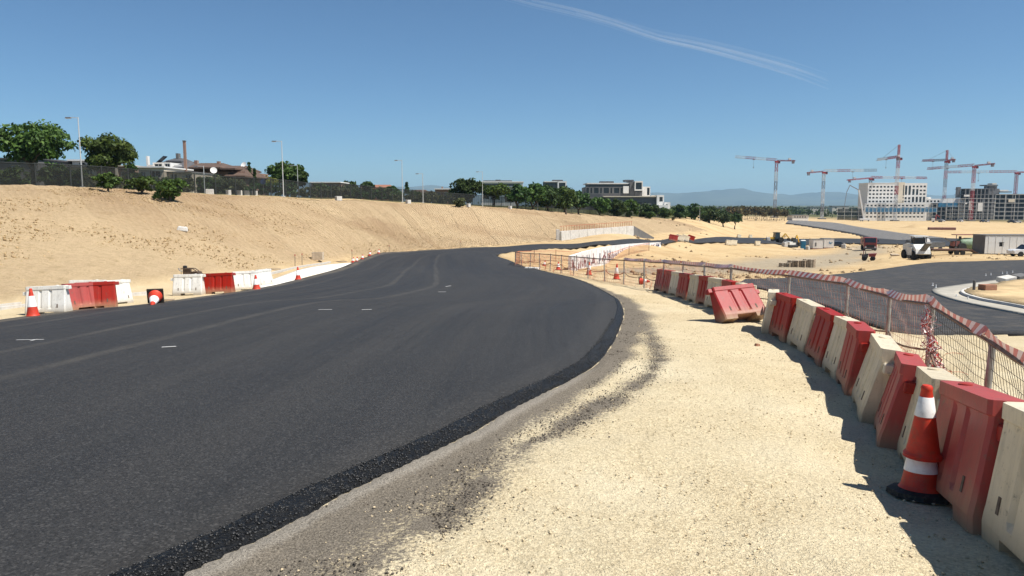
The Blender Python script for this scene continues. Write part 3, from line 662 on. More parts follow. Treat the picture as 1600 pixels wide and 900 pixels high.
p, a = along(s + .30); t = make_barrier('white'); seat(t, p.x + .0, p.y + .15, a - R(15)); tag(t, 'cream barrier turned out of line right beside the tipped red barrier', group='barriers lining the gravel path'); s += .85
s += 1.35
for i, colr in enumerate(SEQF):
    p, a = along(s + .55); s += 1.27
    t = make_barrier(colr); seat(t, p.x + rj.uniform(-.04, .04), p.y, a + R(rj.uniform(-1, 5)))
    t['label'] = f'{"red" if colr == "red" else "cream"} plastic barrier, {ORD[len(SEQF) - 1 - i]} from the far end of the row' if i < len(SEQF) - 1 else 'red plastic barrier at the far end of the row'
    t['group'] = 'barriers lining the gravel path'
tp_ = hit(1163, 503)
t = make_barrier('sunlit_red'); seat(t, tp_.x - .10, tp_.y - .22, R(197), 0, Matrix.Rotation(R(29), 3, 'X') @ Matrix.Rotation(R(5), 3, 'Y')); t.location.z += .055
tag(t, 'bright red barrier tipped back and pulled out of the row', group='barriers lining the gravel path')
# barriers on the far side of the asphalt
def left_barrier(px, py, colr, rz, label, dx=0, dy=0):
    p = hit(px, py); t = make_barrier('bright' if colr == 'white' else colr); seat(t, p.x + dx, p.y + dy + .2, R(rz)); tag(t, label, group='barriers at the foot of the bank'); return t
left_barrier(70, 492, 'white', 3, 'white barrier right behind the standing cone at the bank foot')
left_barrier(120, 485, 'red', 62, 'dark red barrier leaning next to the white one behind the cone', 0, .1)
left_barrier(145, 482.5, 'red', 20, 'red barrier at the end of the first group by the bank')
left_barrier(141, 479, 'white', 80, 'white barrier mostly hidden behind the red pair by the bank', .45, .5)
left_barrier(103, 481, 'white', 10, 'white barrier behind, only its top rail showing over the red pair', 0, 1.0)
left_barrier(292, 461.5, 'white', 2, 'white barrier under the brown engine, beside a red barrier')
left_barrier(340, 459, 'red', 3, 'red barrier between two white ones farther along the bank')
left_barrier(380, 454, 'white', 25, 'bright white barrier with a cone at its end', 0, .2)
left_barrier(395, 450, 'white', 80, 'white barrier end showing behind the bright white barrier', .1, 1.0)
# ------------------------------------------------------------------ traffic cones
M_ORANGE = mat('cone_orange', (.58, .042, .018), .55, .25, 6, .001, dirt=((.22, .09, .05), .65), transl=.08)
M_REFL = mat('reflective_white', (.80, .79, .76), .4, .08, 9, dirt=((.35, .30, .24), .35))
M_RUB = mat('black_rubber', (.018, .017, .016), .75, .4, 8, .002, dirt=((.18, .14, .09), .5))
CONE = None
def make_cone(h=.70, collar=True, bands=((.24, .33), (.47, .62)), base_mat=None, rb=.155):
    t = thing('traffic_cone', '', 'cone')
    k = h / .70; rt = .030
    rad_ = lambda z: rb + (rt - rb) * (z - .035) / (.70 - .035)
    bs = MB().box((0, 0, .0175), (.40, .40, .035), taper=(.96, .96)); bevel(obj('base', bs, base_mat or M_RUB, t), .035, 2)
    prof = [(rb + .012, .035), (rb, .06)] + [(rad_(z), z) for z in (.15, .3, .45, .6, .655)] + [(rt + .006, .66), (rt + .008, .685), (rt - .002, .705), (.012, .71)]
    smooth(obj('shell', MB().lathe([(r * 1, z * k) for r, z in prof], 28), M_ORANGE, t))
    if collar: smooth(obj('rim', MB().lathe([(rad_(.06) + .008, .05 * k), (rad_(.06) + .014, .06 * k), (rad_(.09) + .004, .085 * k)], 28), M_ORANGE, t))
    for a, b in bands:
        smooth(obj('reflective_band', MB().lathe([(rad_(a) + .002, a * k), (rad_(a) + .004, (a + .003) * k), (rad_(b) + .004, (b - .003) * k), (rad_(b) + .002, b * k)], 28), M_REFL, t))
    return t
def put_cone(px, py, label, h=.70, bands=((.27, .53),), rz=0, dy=0):
    p = hit(px, py); t = make_cone(h, bands=bands); seat(t, p.x, p.y + dy, R(rz), 0); tag(t, label, group='traffic cones'); return t
p = hit(1445, 778)
t = make_cone(.60, bands=((.20, .315),), rb=.130); seat(t, p.x, p.y + .06, R(22), 0); tag(t, 'lower of the two stacked cones by the barrier row, white band and black base', group='traffic cones')
for ch in list(t.children):
    if ch.name.startswith('base'): bpy.data.objects.remove(ch)
smooth(obj('base', MB().lathe([(.215, 0), (.21, .035), (.15, .05)], 8), M_RUB, t))
p0 = t.location.copy()
t2 = make_cone(.53, bands=((.42, .60),), rb=.112); t2.location = p0 + Vector((0, 0, .255)); tag(t2, 'upper cone slotted over another by the barrier row, white collar near its tip', group='traffic cones')
for ch in list(t2.children):
    if ch.name.startswith('base'): bpy.data.objects.remove(ch)
put_cone(52, 497, 'red and white cone standing in front of the white barrier at far roadside', .78)
put_cone(401, 454, 'cone at the end of the second barrier group by the bank', .62)
put_cone(466, 438, 'lone cone on the pale concrete strip past the barriers', .72)
put_cone(920, 430, 'cone at the fence foot, left of the pair near the barrier row', .75)
put_cone(963, 437, 'cone at the fence foot closest to the end of the barrier row', .80)
put_cone(850, 416, 'small cone by the far mesh fence, farthest of those along it', .5)
put_cone(872, 422, 'stubby cone with pale band in front of the far mesh fence', .55)
for (px, py, lb) in ((548, 411.5, 'tiny cone at the asphalt edge where the concrete strip ends'), (554, 411, 'tiny cone close behind the one where the concrete strip ends'), (563, 407, 'third tiny cone along the far asphalt edge'), (575, 401.5, 'fourth tiny cone along the far asphalt edge'), (589, 398.5, 'last tiny cone where the road edge bends away')):
    put_cone(px, py, lb, .5, dy=.8)
# the cone lying down with its black base to us
p = hit(231, 479); t = make_cone(.70, bands=((.27, .53),)); t.scale = (1.2, 1.2, 1.2); t.location = p + Vector((-.02, .55, .26)); t.rotation_euler = Vector((.30, -.92, -.25)).to_track_quat('Z', 'Y').to_euler(); tag(t, 'toppled cone with its square black base facing the road', group='traffic cones')
# ------------------------------------------------------------------ mesh fence with tape
M_NET = mat('black_net_cord', (.035, .028, .022), .8, .3, 20)
M_NET2 = mat('brown_net_cord', (.42, .22, .17), .8, .3, 20)
M_ONET = mat('orange_net', (.50, .17, .09), .8, .3, 10, dirt=((.45, .34, .22), .6))
M_RUST = mat('rusty_rail', (.20, .135, .095), .7, .35, 10, .002, .2)
mt_, N, L, P, O = nodes('barrier_tape'); uvn = N.new('ShaderNodeTexCoord').outputs['UV']; sx = N.new('ShaderNodeSeparateXYZ'); L.new(uvn, sx.inputs[0])
fr_ = math_n(N, L, 'FRACT', math_n(N, L, 'ADD', math_n(N, L, 'MULTIPLY', sx.outputs['X'], 4.4), math_n(N, L, 'MULTIPLY', sx.outputs['Y'], .55)))
L.new(mix_n(N, L, ramp_n(N, L, fr_, [(.49, 0.0), (.51, 1.0)]), (.80, .77, .73), (.50, .022, .018)), P.inputs['Base Color']); P.inputs['Roughness'].default_value = .4
tr = N.new('ShaderNodeBsdfTranslucent'); tr.inputs[0].default_value = (.7, .45, .4, 1); xm = N.new('ShaderNodeMixShader'); xm.inputs[0].default_value = .12; L.new(P.outputs[0], xm.inputs[1]); L.new(tr.outputs[0], xm.inputs[2]); L.new(xm.outputs[0], O.inputs[0])
M_TAPE = mt_
FXY = [(3.0, 3.2, .80), (3.55, 4.7, .86), (4.3, 6.55, 1.05), (4.93, 8.6, 1.08), (5.68, 11.0, 1.06), (5.95, 13.0, 1.05), (5.86, 15.6, 1.05), (5.68, 18.9, 1.05), (5.62, 21.4, 1.05), (5.55, 24.0, 1.05), (5.42, 26.4, 1.05), (5.22, 28.9, 1.05), (4.82, 31.6, 1.05), (4.36, 34.4, 1.05), (3.86, 37.2, 1.05), (3.36, 40.0, 1.05), (2.86, 42.8, 1.05), (2.36, 45.6, 1.05), (1.8, 48.4, 1.05), (1.25, 51.0, 1.05), (.7, 53.4, 1.05), (.25, 55.6, 1.05)]
fence = thing('mesh_fence', 'metal post fence with sagging black and orange net behind the barrier row', 'fence', (FXY[0][0], FXY[0][1], gz(*FXY[0][:2])))
tape = thing('barrier_tape', 'red and white striped tape tied along the top of the mesh fence', 'tape', (FXY[0][0], FXY[0][1], gz(*FXY[0][:2])))
FO = Vector(fence.location); rf = random.Random(9)
def rib(mb_v, mb_f, uvs, pts, w, u0, sagf=0.0, twist=0.0):
    b0 = len(mb_v); u = u0
    for i, (p, nn) in enumerate(pts):
        if i: u += (p - pts[i - 1][0]).length
        mb_v.append(p + nn * w * .5); mb_v.append(p - nn * w * .5); uvs.append((u, 1)); uvs.append((u, 0))
    for i in range(len(pts) - 1): mb_f.append((b0 + 2 * i, b0 + 2 * i + 2, b0 + 2 * i + 3, b0 + 2 * i + 1))
    return u
uu = 0.0
for i, (x, y, h) in enumerate(FXY):
    zf = gz(x, y); far = y > 30
    lean = Vector((rf.uniform(-.05, .05), rf.uniform(-.05, .05), 0))
    b_ = Vector((x, y, zf - .2)) - FO; t_ = Vector((x, y, zf + h + .04)) + lean - FO
    smooth(obj('post', MB().tube([b_, t_], .030 if not far else .026, 10), M_STEEL, fence))
    if i == len(FXY) - 1: break
    x2, y2, h2 = FXY[i + 1]; z2 = gz(x2, y2)
    A0, A1 = Vector((x, y, zf)), Vector((x2, y2, z2)); d = A1 - A0; n = max(8, int(d.length / (.22 if not far else .4)))
    sag = rf.uniform(.0, .02); out = Vector((d.y, -d.x, 0)).normalized()
    top = lambda t: A0 + d * t + Vector((0, 0, h + (h2 - h) * t - sag * 4 * t * (1 - t))) - FO
    smooth(obj('top_rail', MB().tube([top(k / 6) for k in range(7)], .022, 6), M_RUST, fence))
    mid_s = rf.uniform(.10, .22)
    midf = lambda t: A0 + d * t + Vector((0, 0, .5 * (h + (h2 - h) * t) - mid_s * math.sin(math.pi * t) * 0.8)) + out * .05 * math.sin(7 * t) - FO
    smooth(obj('middle_rail', MB().tube([midf(k / 8) for k in range(9)], .014 if not far else .02, 6), M_RUST if not far else M_ONET, fence))
    # net
    cell = .085 if y < 8 else (.12 if y < 30 else .16); rr = .0026 if y < 9 else (.0028 if y < 16 else (.0045 if y < 30 else .006))
    nm = MB(); nu = max(6, int(d.length / cell)); nv = max(6, int((h - .06) / cell))
    phx = rf.uniform(0, 6)
    def npnt(a, b):
        t = a / nu; hh = (h + (h2 - h) * t - sag * 4 * t * (1 - t)); s_ = b / nv
        z = hh - .03 - s_ * (hh - .05) * (1.0) - .05 * math.sin(math.pi * t) * math.sin(s_ * 3.1)
        w = .05 * math.sin(t * 9 + phx) * s_ + .10 * s_ * s_ * math.sin(t * 4 + 2 * phx) + .06 * math.sin(s_ * 3)
        dx = .018 * math.sin(b * 2.1 + a * .7 + phx)
        return A0 + d * min(1, max(0, t + dx / d.length)) + Vector((0, 0, max(z, .015))) + out * w - FO
    if not far or True:
        for b in range(nv + 1): nm.tube([npnt(a, b) for a in range(0, nu + 1)], rr, 3, False)
        for a in range(nu + 1): nm.tube([npnt(a, b) for b in range(0, nv + 1)], rr, 3, False)
    o = obj('net', nm, M_NET if y < 8 else (M_NET2 if y < 21 else M_ONET), fence); o['kind'] = 'stuff'
    # tape along the top
    if y < 31:
        tv, tf, tu = [], [], []; sg2 = rf.uniform(.0, .05); w = .105; tw = rf.uniform(-.5, .5)
        nseg = 18; pts = []
        for k in range(nseg + 1):
            t = k / nseg; p = top(t) + Vector((0, 0, .075 - sg2 * 4 * t * (1 - t))) - out * .015
            an = tw * math.sin(math.pi * t) + .45 * math.sin(t * 5 + i) + (.9 * (1 if k in (0, nseg) else 0))
            pts.append((p, (Vector((0, 0, 1)) * math.cos(an) + out * math.sin(an)) * (.55 if k in (0, nseg) else 1)))
        uu = rib(tv, tf, tu, pts, w, uu)
        me = bpy.data.meshes.new('tape'); me.from_pydata(tv, [], tf); uvl = me.uv_layers.new(name='UVMap')
        for lp in me.loops: uvl.data[lp.index].uv = tu[lp.vertex_index]
        obj('tape_run', me, M_TAPE, tape)
# tangle of tape and orange net hanging at one post, and orange net slumped at the fence foot
def tangle(name, pts, r, n, seed, label):
    q = random.Random(seed); v, f, u = [], [], []
    for _ in range(n):
        k0 = q.random() * (len(pts) - 1); seg = []
        for j in range(7):
            kk = min(len(pts) - 1.001, max(0, k0 + j * .16)); a = pts[int(kk)]; b = pts[int(kk) + 1]; c = a + (b - a) * (kk - int(kk))
            nn = Vector((q.gauss(0, 1), q.gauss(0, 1), q.gauss(0, .6))).normalized()
            seg.append((c + Vector((q.gauss(0, r), q.gauss(0, r), q.gauss(0, r * .7))), nn))
        rib(v, f, u, seg, q.uniform(.006, .03), q.random() * 3)
    me = bpy.data.meshes.new(name); me.from_pydata(v, [], f); uvl = me.uv_layers.new(name='UVMap')
    for lp in me.loops: uvl.data[lp.index].uv = u[lp.vertex_index]
    return tag(obj(name, me, M_TAPE), label, 'tape')
fx, fy, fh = FXY[3]; zf = gz(fx, fy)
tangle('tape_tangle', [Vector((fx, fy, zf + 1.1)), Vector((fx - .06, fy - .05, zf + .8)), Vector((fx - .03, fy - .2, zf + .45)), Vector((fx + .05, fy - .35, zf + .1))], .04, 60, 3, 'tangle of red and white tape hanging down a fence post')
nm = MB(); q = random.Random(5); bb = []
for i in range(1, 5):
    a = Vector(FXY[i]); b = Vector(FXY[i + 1])
    for _ in range(150):
        t = q.random(); pts = []; p = Vector((a.x + (b.x - a.x) * t + q.gauss(0, .14), a.y + (b.y - a.y) * t + q.gauss(0, .14), 0)); dr = q.random() * 6.28
        hh = abs(q.gauss(0, .12))
        for j in range(6):
            dr += q.gauss(0, .7); p = p + Vector((math.cos(dr), math.sin(dr), 0)) * .07; hh = max(.01, hh + q.gauss(0, .03)); pts.append((p.x, p.y, gz(p.x, p.y) + hh))
        nm.tube(pts, .0035, 3, False)
tag(obj('slumped_net', nm, M_ONET), 'crumpled orange net lying along the fence foot behind the barriers', 'net', kind='stuff')
# second fence that turns along the road after the bend
F2 = [(.25, 55.8), (.6, 60), (2.0, 66), (4.3, 72), (7.2, 77.5), (10.5, 82.5), (14.0, 88), (17.5, 94)]
f2 = thing('net_fence', 'orange net fence on thin posts turning along the road after the bend', 'fence', (F2[0][0], F2[0][1], gz(*F2[0])))
FO2 = Vector(f2.location)
for i, (x, y) in enumerate(F2):
    zf = gz(x, y); obj('post', MB().tube([Vector((x, y, zf - .2)) - FO2, Vector((x, y, zf + 1.1)) - FO2], .035, 6), M_RUST, f2)
    if i == len(F2) - 1: break
    a = Vector((x, y, zf)) - FO2; x2, y2 = F2[i + 1]; b = Vector((x2, y2, gz(x2, y2))) - FO2
    nm = MB(); U = int((b - a).length / .3)
    for k in range(6): nm.bar(a + Vector((0, 0, .1 + k * .18)), b + Vector((0, 0, .1 + k * .18)), .016 if k < 5 else .05)
    for k in range(U + 1): q_ = a + (b - a) * (k / U); nm.bar(q_ + Vector((0, 0, .08)), q_ + Vector((0, 0, 1.0)), .014)
    o = obj('net', nm, M_ONET, f2); o['kind'] = 'stuff'
# ------------------------------------------------------------------ vegetation
def leafmat(name, col, var=.5, scale=.6):
    m, N, L, P, O = nodes(name)
    tc = N.new('ShaderNodeTexCoord').outputs['Object']; oi = N.new('ShaderNodeObjectInfo').outputs['Random']
    g = N.new('ShaderNodeNewGeometry').outputs['Random Per Island']
    n1 = noise_n(N, L, tc, scale, 3, .6)
    k = math_n(N, L, 'ADD', math_n(N, L, 'MULTIPLY', g, .55), math_n(N, L, 'MULTIPLY', n1, .6))
    c = ramp_n(N, L, k, [(.2, tuple(x * (1 - var) for x in col)), (.55, col), (.9, tuple(min(1, x * (1 + var * 1.2)) for x in (col[0] * 1.15, col[1], col[2] * .8)))])
    hs = N.new('ShaderNodeHueSaturation'); L.new(c, hs.inputs['Color']); L.new(math_n(N, L, 'MULTIPLY_ADD', oi, .35, .82), hs.inputs['Value']); L.new(math_n(N, L, 'MULTIPLY_ADD', oi, .04, .48), hs.inputs['Hue']); c = hs.outputs[0]
    L.new(c, P.inputs['Base Color']); P.inputs['Roughness'].default_value = .6; P.inputs['Specular IOR Level'].default_value = .25
    t = N.new('ShaderNodeBsdfTranslucent'); L.new(c, t.inputs[0]); x = N.new('ShaderNodeMixShader'); x.inputs[0].default_value = .22
    L.new(P.outputs[0], x.inputs[1]); L.new(t.outputs[0], x.inputs[2]); L.new(x.outputs[0], O.inputs[0])
    return m
M_LEAF = leafmat('leaf_green', (.055, .10, .020)); M_LEAFD = leafmat('leaf_dark_green', (.036, .070, .016)); M_LEAFY = leafmat('leaf_yellow_green', (.15, .19, .035)); M_LEAFO = leafmat('leaf_olive_brown', (.11, .095, .04)); M_LEAFB = leafmat('leaf_olive', (.085, .10, .045))
M_BARK = mat('bark', (.11, .085, .06), .9, .4, 6, .02)
def leaves(C3, RAD, n, size, g, squash=.8):
    """n leaf quads spread over the shells of clumps centred on C3"""
    k = g.integers(0, len(C3), n); d = g.normal(size=(n, 3)); d /= np.linalg.norm(d, axis=1)[:, None]
    d[:, 2] = np.where(d[:, 2] < -.35, -d[:, 2] * .5, d[:, 2])
    r = RAD[k] * (.55 + .5 * g.random(n) ** .6); p = C3[k] + d * r[:, None] * np.array([1, 1, squash])
    nrm = d + g.normal(size=(n, 3)) * .55; nrm /= np.linalg.norm(nrm, axis=1)[:, None]
    a = np.cross(nrm, g.normal(size=(n, 3))); a /= np.linalg.norm(a, axis=1)[:, None] + 1e-9; b = np.cross(nrm, a)
    s = (size * (.55 + .9 * g.random(n)))[:, None]; v = np.stack([p - a * s, p + b * s * .55, p + a * s, p - b * s * .55 + nrm * s * .2], 1)
    return v.reshape(-1, 3), np.arange(n * 4).reshape(-1, 4)
def crown_mesh(w, h, n, size, seed, nb=46, low=.0, shape='round'):
    g = np.random.default_rng(seed); d = g.normal(size=(nb, 3)); d /= np.linalg.norm(d, axis=1)[:, None]; r = g.random(nb) ** .42
    c = d * r[:, None] * np.array([w * .43, w * .43, h * .42])
    if shape == 'cone':
        t = g.random(nb) ** 1.4; an = g.random(nb) * 6.283; rr = (1 - t) * w * .42 * np.sqrt(g.random(nb)); c = np.stack([np.cos(an) * rr, np.sin(an) * rr, (t - .5) * h * .92], -1); R_ = (1 - t * .85) * w * .22 + .05 * w
    elif shape == 'box':
        c = (g.random((nb, 3)) - .5) * np.array([w * .92, size * 6, h * .8]); R_ = np.full(nb, h * .22)
    else:
        R_ = w * (.10 + .09 * g.random(nb)) * (1.15 - .3 * r)
    v, f = leaves(c, R_, n, size, g)
    v[:, 2] += h * .5 if shape != 'round' else h * .45
    return np_mesh('crown', v, f)
def trunk_mesh(hh, r, limbs, spread, seed):
    q = random.Random(seed); mb = MB(); bend = [(q.uniform(-.04, .04) * hh * i, q.uniform(-.04, .04) * hh * i, hh * i / 4) for i in range(5)]
    mb.tube(bend, [r * (1.25 - .14 * i) for i in range(5)], 8); top = Vector(bend[-1])
    for i in range(limbs):
        a = i * 6.283 / limbs + q.random(); e = top + Vector((math.cos(a) * spread, math.sin(a) * spread, spread * q.uniform(.7, 1.3)))
        mid = (top + e) / 2 + Vector((0, 0, spread * .12)); mb.tube([Vector(bend[3]), top * .5 + mid * .5, mid, e], [r * .65, r * .45, r * .32, r * .1], 5)
    return mb
def tree(name, label, loc, w, top, trunk, leafm, n=3200, size=.22, seed=1, group=None, shape='round', cat='tree', nb=46):
    t = thing(name, label, cat, loc, random.Random(seed).random() * 6, group)
    ch = top - trunk
    if trunk > .05: smooth(obj('trunk', trunk_mesh(trunk * 1.12, max(.05, w * .035), 5, min(w * .28, ch * .4), seed), M_BARK, t))
    else: obj('trunk', MB().tube([(0, 0, -.1), (0, 0, ch * .5)], [w * .05, w * .02], 6), M_BARK, t)
    obj('crown', crown_mesh(w, ch, n, size, seed, nb, shape=shape), leafm, t, (0, 0, trunk))
    return t
def ptree(name, label, px, y_top, y_cb, w_px, Y, leafm, **k):   # from what the photo shows: crown top, crown bottom, width in pixels
    p = gp(px, Y); s = pxm(Y); top = at(px, y_top, Y)[2] - p.z; cb = max(0, at(px, y_cb, Y)[2] - p.z); cb = max(0, cb - .2 * (top - cb)) if k.get('shape') != 'cone' else cb
    return tree(name, label, p, w_px * s, top, cb, leafm, **k)
ptree('street_tree', 'biggest round street tree standing above the bank', 54, 183, 250, 116, 76, M_LEAF, n=7500, size=.19, seed=11, nb=70)
ptree('street_tree', 'round street tree between the lamp post and the cream house', 174, 205, 258, 88, 78, M_LEAF, n=6000, size=.18, seed=12, nb=60)
ptree('sapling', 'leafy sapling planted on the bank edge under the second street tree', 169, 265, 298, 42, 67, M_LEAF, n=2000, size=.12, seed=13, nb=20)
ptree('sapling', 'low leafy shrub on the bank edge in front of the cream house', 222, 274, 302, 52, 69, M_LEAF, n=2000, size=.12, seed=14, nb=22)
ptree('sapling', 'sapling rightmost of the small plants on the bank edge', 266, 274, 310, 56, 66, M_LEAF, n=2400, size=.12, seed=15, nb=24)
ptree('shrub', 'tiny dry tuft alone on the bank edge', 143, 295, 304, 9, 66, M_LEAFO, n=140, size=.08, seed=16, nb=6, cat='shrub')
ptree('cypress', 'tall narrow cypress beside the brown pyramid roof', 391, 252, 292, 11, 108, M_LEAFD, n=900, size=.2, seed=17, shape='cone')
ptree('cypress', 'shorter cypress just beside the tall one', 399, 263, 292, 8, 108, M_LEAFD, n=600, size=.2, seed=18, shape='cone')
ptree('garden_tree', 'broad dark garden tree behind the tall lamp post', 449, 254, 284, 62, 125, M_LEAF, n=4200, size=.3, seed=19, nb=60)
ptree('garden_tree', 'small dark tree at the shoulder of the broad garden tree', 472, 264, 286, 26, 122, M_LEAFD, n=1500, size=.28, seed=20)
ptree('garden_shrub', 'bright yellow green shrub beside the cypresses', 416, 273, 290, 38, 115, M_LEAFY, n=1500, size=.22, seed=21, cat='shrub')
HEDGE = [(312, 276, 50, 96, 'dark hedge behind the fence below the brown roof'), (356, 280, 46, 99, 'dark hedge left of the cypresses'), (420, 286, 84, 104, 'dark hedge behind the fence under the broad garden tree'), (500, 292, 84, 112, 'hedge behind the fence before the low brick house'), (575, 296, 70, 124, 'hedge behind the fence in front of the far brick house'), (640, 304, 62, 134, 'olive hedge behind the fence next to the brick chimney house'), (110, 272, 60, 84, 'low hedge in front of the white house'), (165, 274, 50, 84, 'low hedge in front of the orange brick house'), (235, 278, 60, 84, 'low hedge behind the saplings'), (282, 279, 34, 90, 'low hedge left of the slim chimney'), (536, 292, 60, 140, 'hedge row right of the low brick house'), (700, 305, 60, 150, 'dark hedge behind the crest bush'), (60, 262, 120, 82, 'hedge screening the grey house beneath the biggest tree')]
for i, (px, yt, w, Y, lb) in enumerate(HEDGE):
    p = gp(px, Y); hgt = at(px, yt, Y)[2] - p.z
    t = thing('hedge', lb, 'hedge', p, R(20), 'hedges along the crest fence')
    obj('crown', crown_mesh(w * pxm(Y) * 1.1, max(1.2, hgt), 2600, .22, 40 + i, 60, shape='box'), [M_LEAFD, M_LEAFB][i % 2], t)
ROW = [(731, 278, 306, 48, 143, 'round tree with a visible trunk next to the crest bush'), (772, 286, 305, 40, 146, 'smaller round tree in front of the white office'), (808, 288, 312, 34, 150, 'first tree of the dense row below the small office'), (832, 284, 314, 40, 153, 'second tree of the dense row, below the small office'), (856, 288, 316, 40, 157, 'third tree of the dense row, leafy and wide'), (882, 288, 318, 40, 161, 'fourth tree of the dense row'), (904, 296, 320, 30, 165, 'last tree of the dense row beside the big office'), (937, 304, 326, 30, 176, 'tree in front of the left end of the big office'), (960, 308, 330, 30, 181, 'low tree under the middle of the big office'), (984, 309, 332, 26, 185, 'low tree under the right end of the big office'), (1012, 318, 336, 34, 195, 'tree in front of the low white wing'), (1038, 322, 338, 26, 205, 'small tree at the end of the crest fence')]
for i, (px, a, b, w, Y, lb) in enumerate(ROW): ptree('avenue_tree', lb, px, a, b + 3, w * 1.22, Y, M_LEAF if i % 2 else M_LEAFD, n=3200, size=.3, seed=60 + i, group='trees along the crest')
for i, (px, a, b, w, Y, lb) in enumerate([(1062, 320, 344, 32, 225, 'dark tree past the fence end, first of the clump'), (1085, 318, 345, 38, 235, 'dark tree past the fence end, tallest of the clump'), (1108, 320, 345, 38, 245, 'dark tree in the middle of the clump past the fence end'), (1130, 326, 346, 30, 255, 'low dark tree at the sandy end of the clump'), (546, 280, 304, 30, 165, 'grey green tree behind the low brick house'), (575, 281, 304, 24, 175, 'tree beside the far brick house'), (612, 290, 306, 26, 178, 'tree right of the far brick house'), (1148, 331, 346, 24, 270, 'smallest dark tree ending the clump')]):
    ptree('field_tree', lb, px, a, b, w, Y, M_LEAFD, n=1700, size=.4, seed=90 + i, group='trees past the fence')
for i, (px, a, b, w, Y, lb) in enumerate([(88, 246, 288, 36, 88, 'garden tree peeping between the first two street trees'), (208, 250, 288, 26, 90, 'garden tree right behind the second street tree'), (340, 270, 300, 34, 101, 'low garden tree in front of the brown house'), (498, 284, 306, 34, 128, 'garden tree left of the low brick house'), (540, 286, 308, 34, 138, 'garden tree right of the low brick house'), (598, 292, 310, 32, 146, 'garden tree below the far brick house'), (618, 293, 311, 26, 150, 'garden tree left of the slim conifer'), (648, 296, 316, 26, 152, 'garden tree below the dark roof'), (672, 298, 318, 26, 154, 'garden tree left of the chimney house'), (706, 300, 322, 26, 156, 'garden tree right of the chimney house'), (690, 304, 322, 24, 158, 'low garden tree under the chimney house')]):
    ptree('garden_tree', lb, px, a, b, w, Y, [M_LEAF, M_LEAFD, M_LEAFB][i % 3], n=1500, size=.26, seed=140 + i, group='garden trees behind the crest fence')
ptree('conifer', 'slim dark conifer behind the tallest distant lamp post', 636, 283, 303, 9, 180, M_LEAFD, n=600, size=.3, seed=120, shape='cone')
ptree('bush', 'round olive bush sitting on the crest in front of the fence', 718, 307, 330, 21, 128, M_LEAFB, n=1500, size=.16, seed=121, cat='bush')
ptree('bush', 'small round bush at the fence end on the far crest', 1016, 329, 343, 15, 188, M_LEAF, n=700, size=.2, seed=122, cat='bush')
ptree('bush', 'dry little bush on the far crest before the clump', 1052, 338, 344, 8, 198, M_LEAFO, n=200, size=.15, seed=123, cat='bush')
p = gp(884, 152); t = thing('stump_post', 'short dark tree stump standing out of the far bank', 'stump', p); obj('trunk', MB().tube([(0, 0, -.2), (.05, 0, .7), (.02, 0, 1.3)], [.22, .17, .14], 7), M_BARK, t)
# ------------------------------------------------------------------ crest fence, posts, lamps
M_FPOST = mat('dark_fence_paint', (.03, .034, .032), .6, .3, 4)
m, N, L, P, O = nodes('dark_shade_mesh'); P.inputs['Base Color'].default_value = (.010, .012, .011, 1); P.inputs['Roughness'].default_value = .8
tcx = N.new('ShaderNodeTexCoord').outputs['Object']; tr = N.new('ShaderNodeBsdfTransparent'); xm = N.new('ShaderNodeMixShader')
L.new(ramp_n(N, L, noise_n(N, L, tcx, .7, 4, .6), [(.3, .5), (.7, .68)]), xm.inputs[0]); L.new(tr.outputs[0], xm.inputs[1]); L.new(P.outputs[0], xm.inputs[2]); L.new(xm.outputs[0], O.inputs[0]); M_VEIL = m
cl = catmull([(x * 1.03, y * 1.03, 0) for x, y in [at(*p)[:2] for p in CREST]], 8)
fp = resample(cl, 2.8)
cf = thing('crest_fence', 'long dark mesh fence on posts along the top of the bank', 'fence', (fp[0].x, fp[0].y, gz(fp[0].x, fp[0].y))); CO = Vector(cf.location)
FH = 2.1
postm = MB().tube([(0, 0, -.3), (0, 0, FH + .08)], .07, 6).mesh('post'); postm.materials.append(M_FPOST)
pz = [gz(p.x, p.y) for p in fp]
for i, p in enumerate(fp):
    obj('post', postm, None, cf, Vector((p.x, p.y, pz[i])) - CO)
    if i + 1 < len(fp):
        a = Vector((p.x, p.y, pz[i])) - CO; b = Vector((fp[i + 1].x, fp[i + 1].y, pz[i + 1])) - CO
        u = Vector((0, 0, 1)); me = MB().add([a + u * .06, b + u * .06, b + u * FH, a + u * FH], [(0, 1, 2, 3)])
        obj('mesh_panel', me, M_VEIL, cf)
        obj('top_rail', MB().bar(a + u * FH, b + u * FH, .07), M_FPOST, cf); mb = MB()
        if p.y > 130:
            for k in range(1, 5): q_ = a + (b - a) * (k / 5); mb.bar(q_ + u * .05, q_ + u * FH, .04)
            o = obj('bars', mb, M_FPOST, cf); o['kind'] = 'stuff'
M_LAMP = mat('lamp_post_paint', (.58, .58, .56), .5, .1, 3, metal=.2)
M_LHEAD = mat('lamp_head_grey', (.12, .12, .13), .5, .1)
def lamp(px, y0, y1, Y, label, arm=-1, heads=1):
    p = gp(px, Y); h = at(px, y0, Y)[2] - p.z
    t = thing('lamp_post', label, 'lamp post', p, 0, 'lamp posts above the bank')
    smooth(obj('pole', MB().tube([(0, 0, -.2), (0, 0, .8), (0, 0, h)], [.075, .065, .04], 8), M_LAMP, t))
    s = .8
    obj('arm', MB().bar((0, 0, h - .08), (arm * s, 0, h - .02), .06), M_LAMP, t)
    hd = obj('lamp_head', MB().box((arm * (s + .15), 0, h - .05), (.55, .22, .10), taper=(.85, .8)), M_LHEAD, t)
    obj('lens', MB().box((arm * (s + .15), 0, h - .135), (.5, .2, .03)), M_REFL, hd)
    obj('base_plate', MB().box((0, 0, .03), (.36, .36, .12)), M_LAMP, t)
lamp(129, 183, 293, 72.5, 'tall pale lamp post between the two street trees')
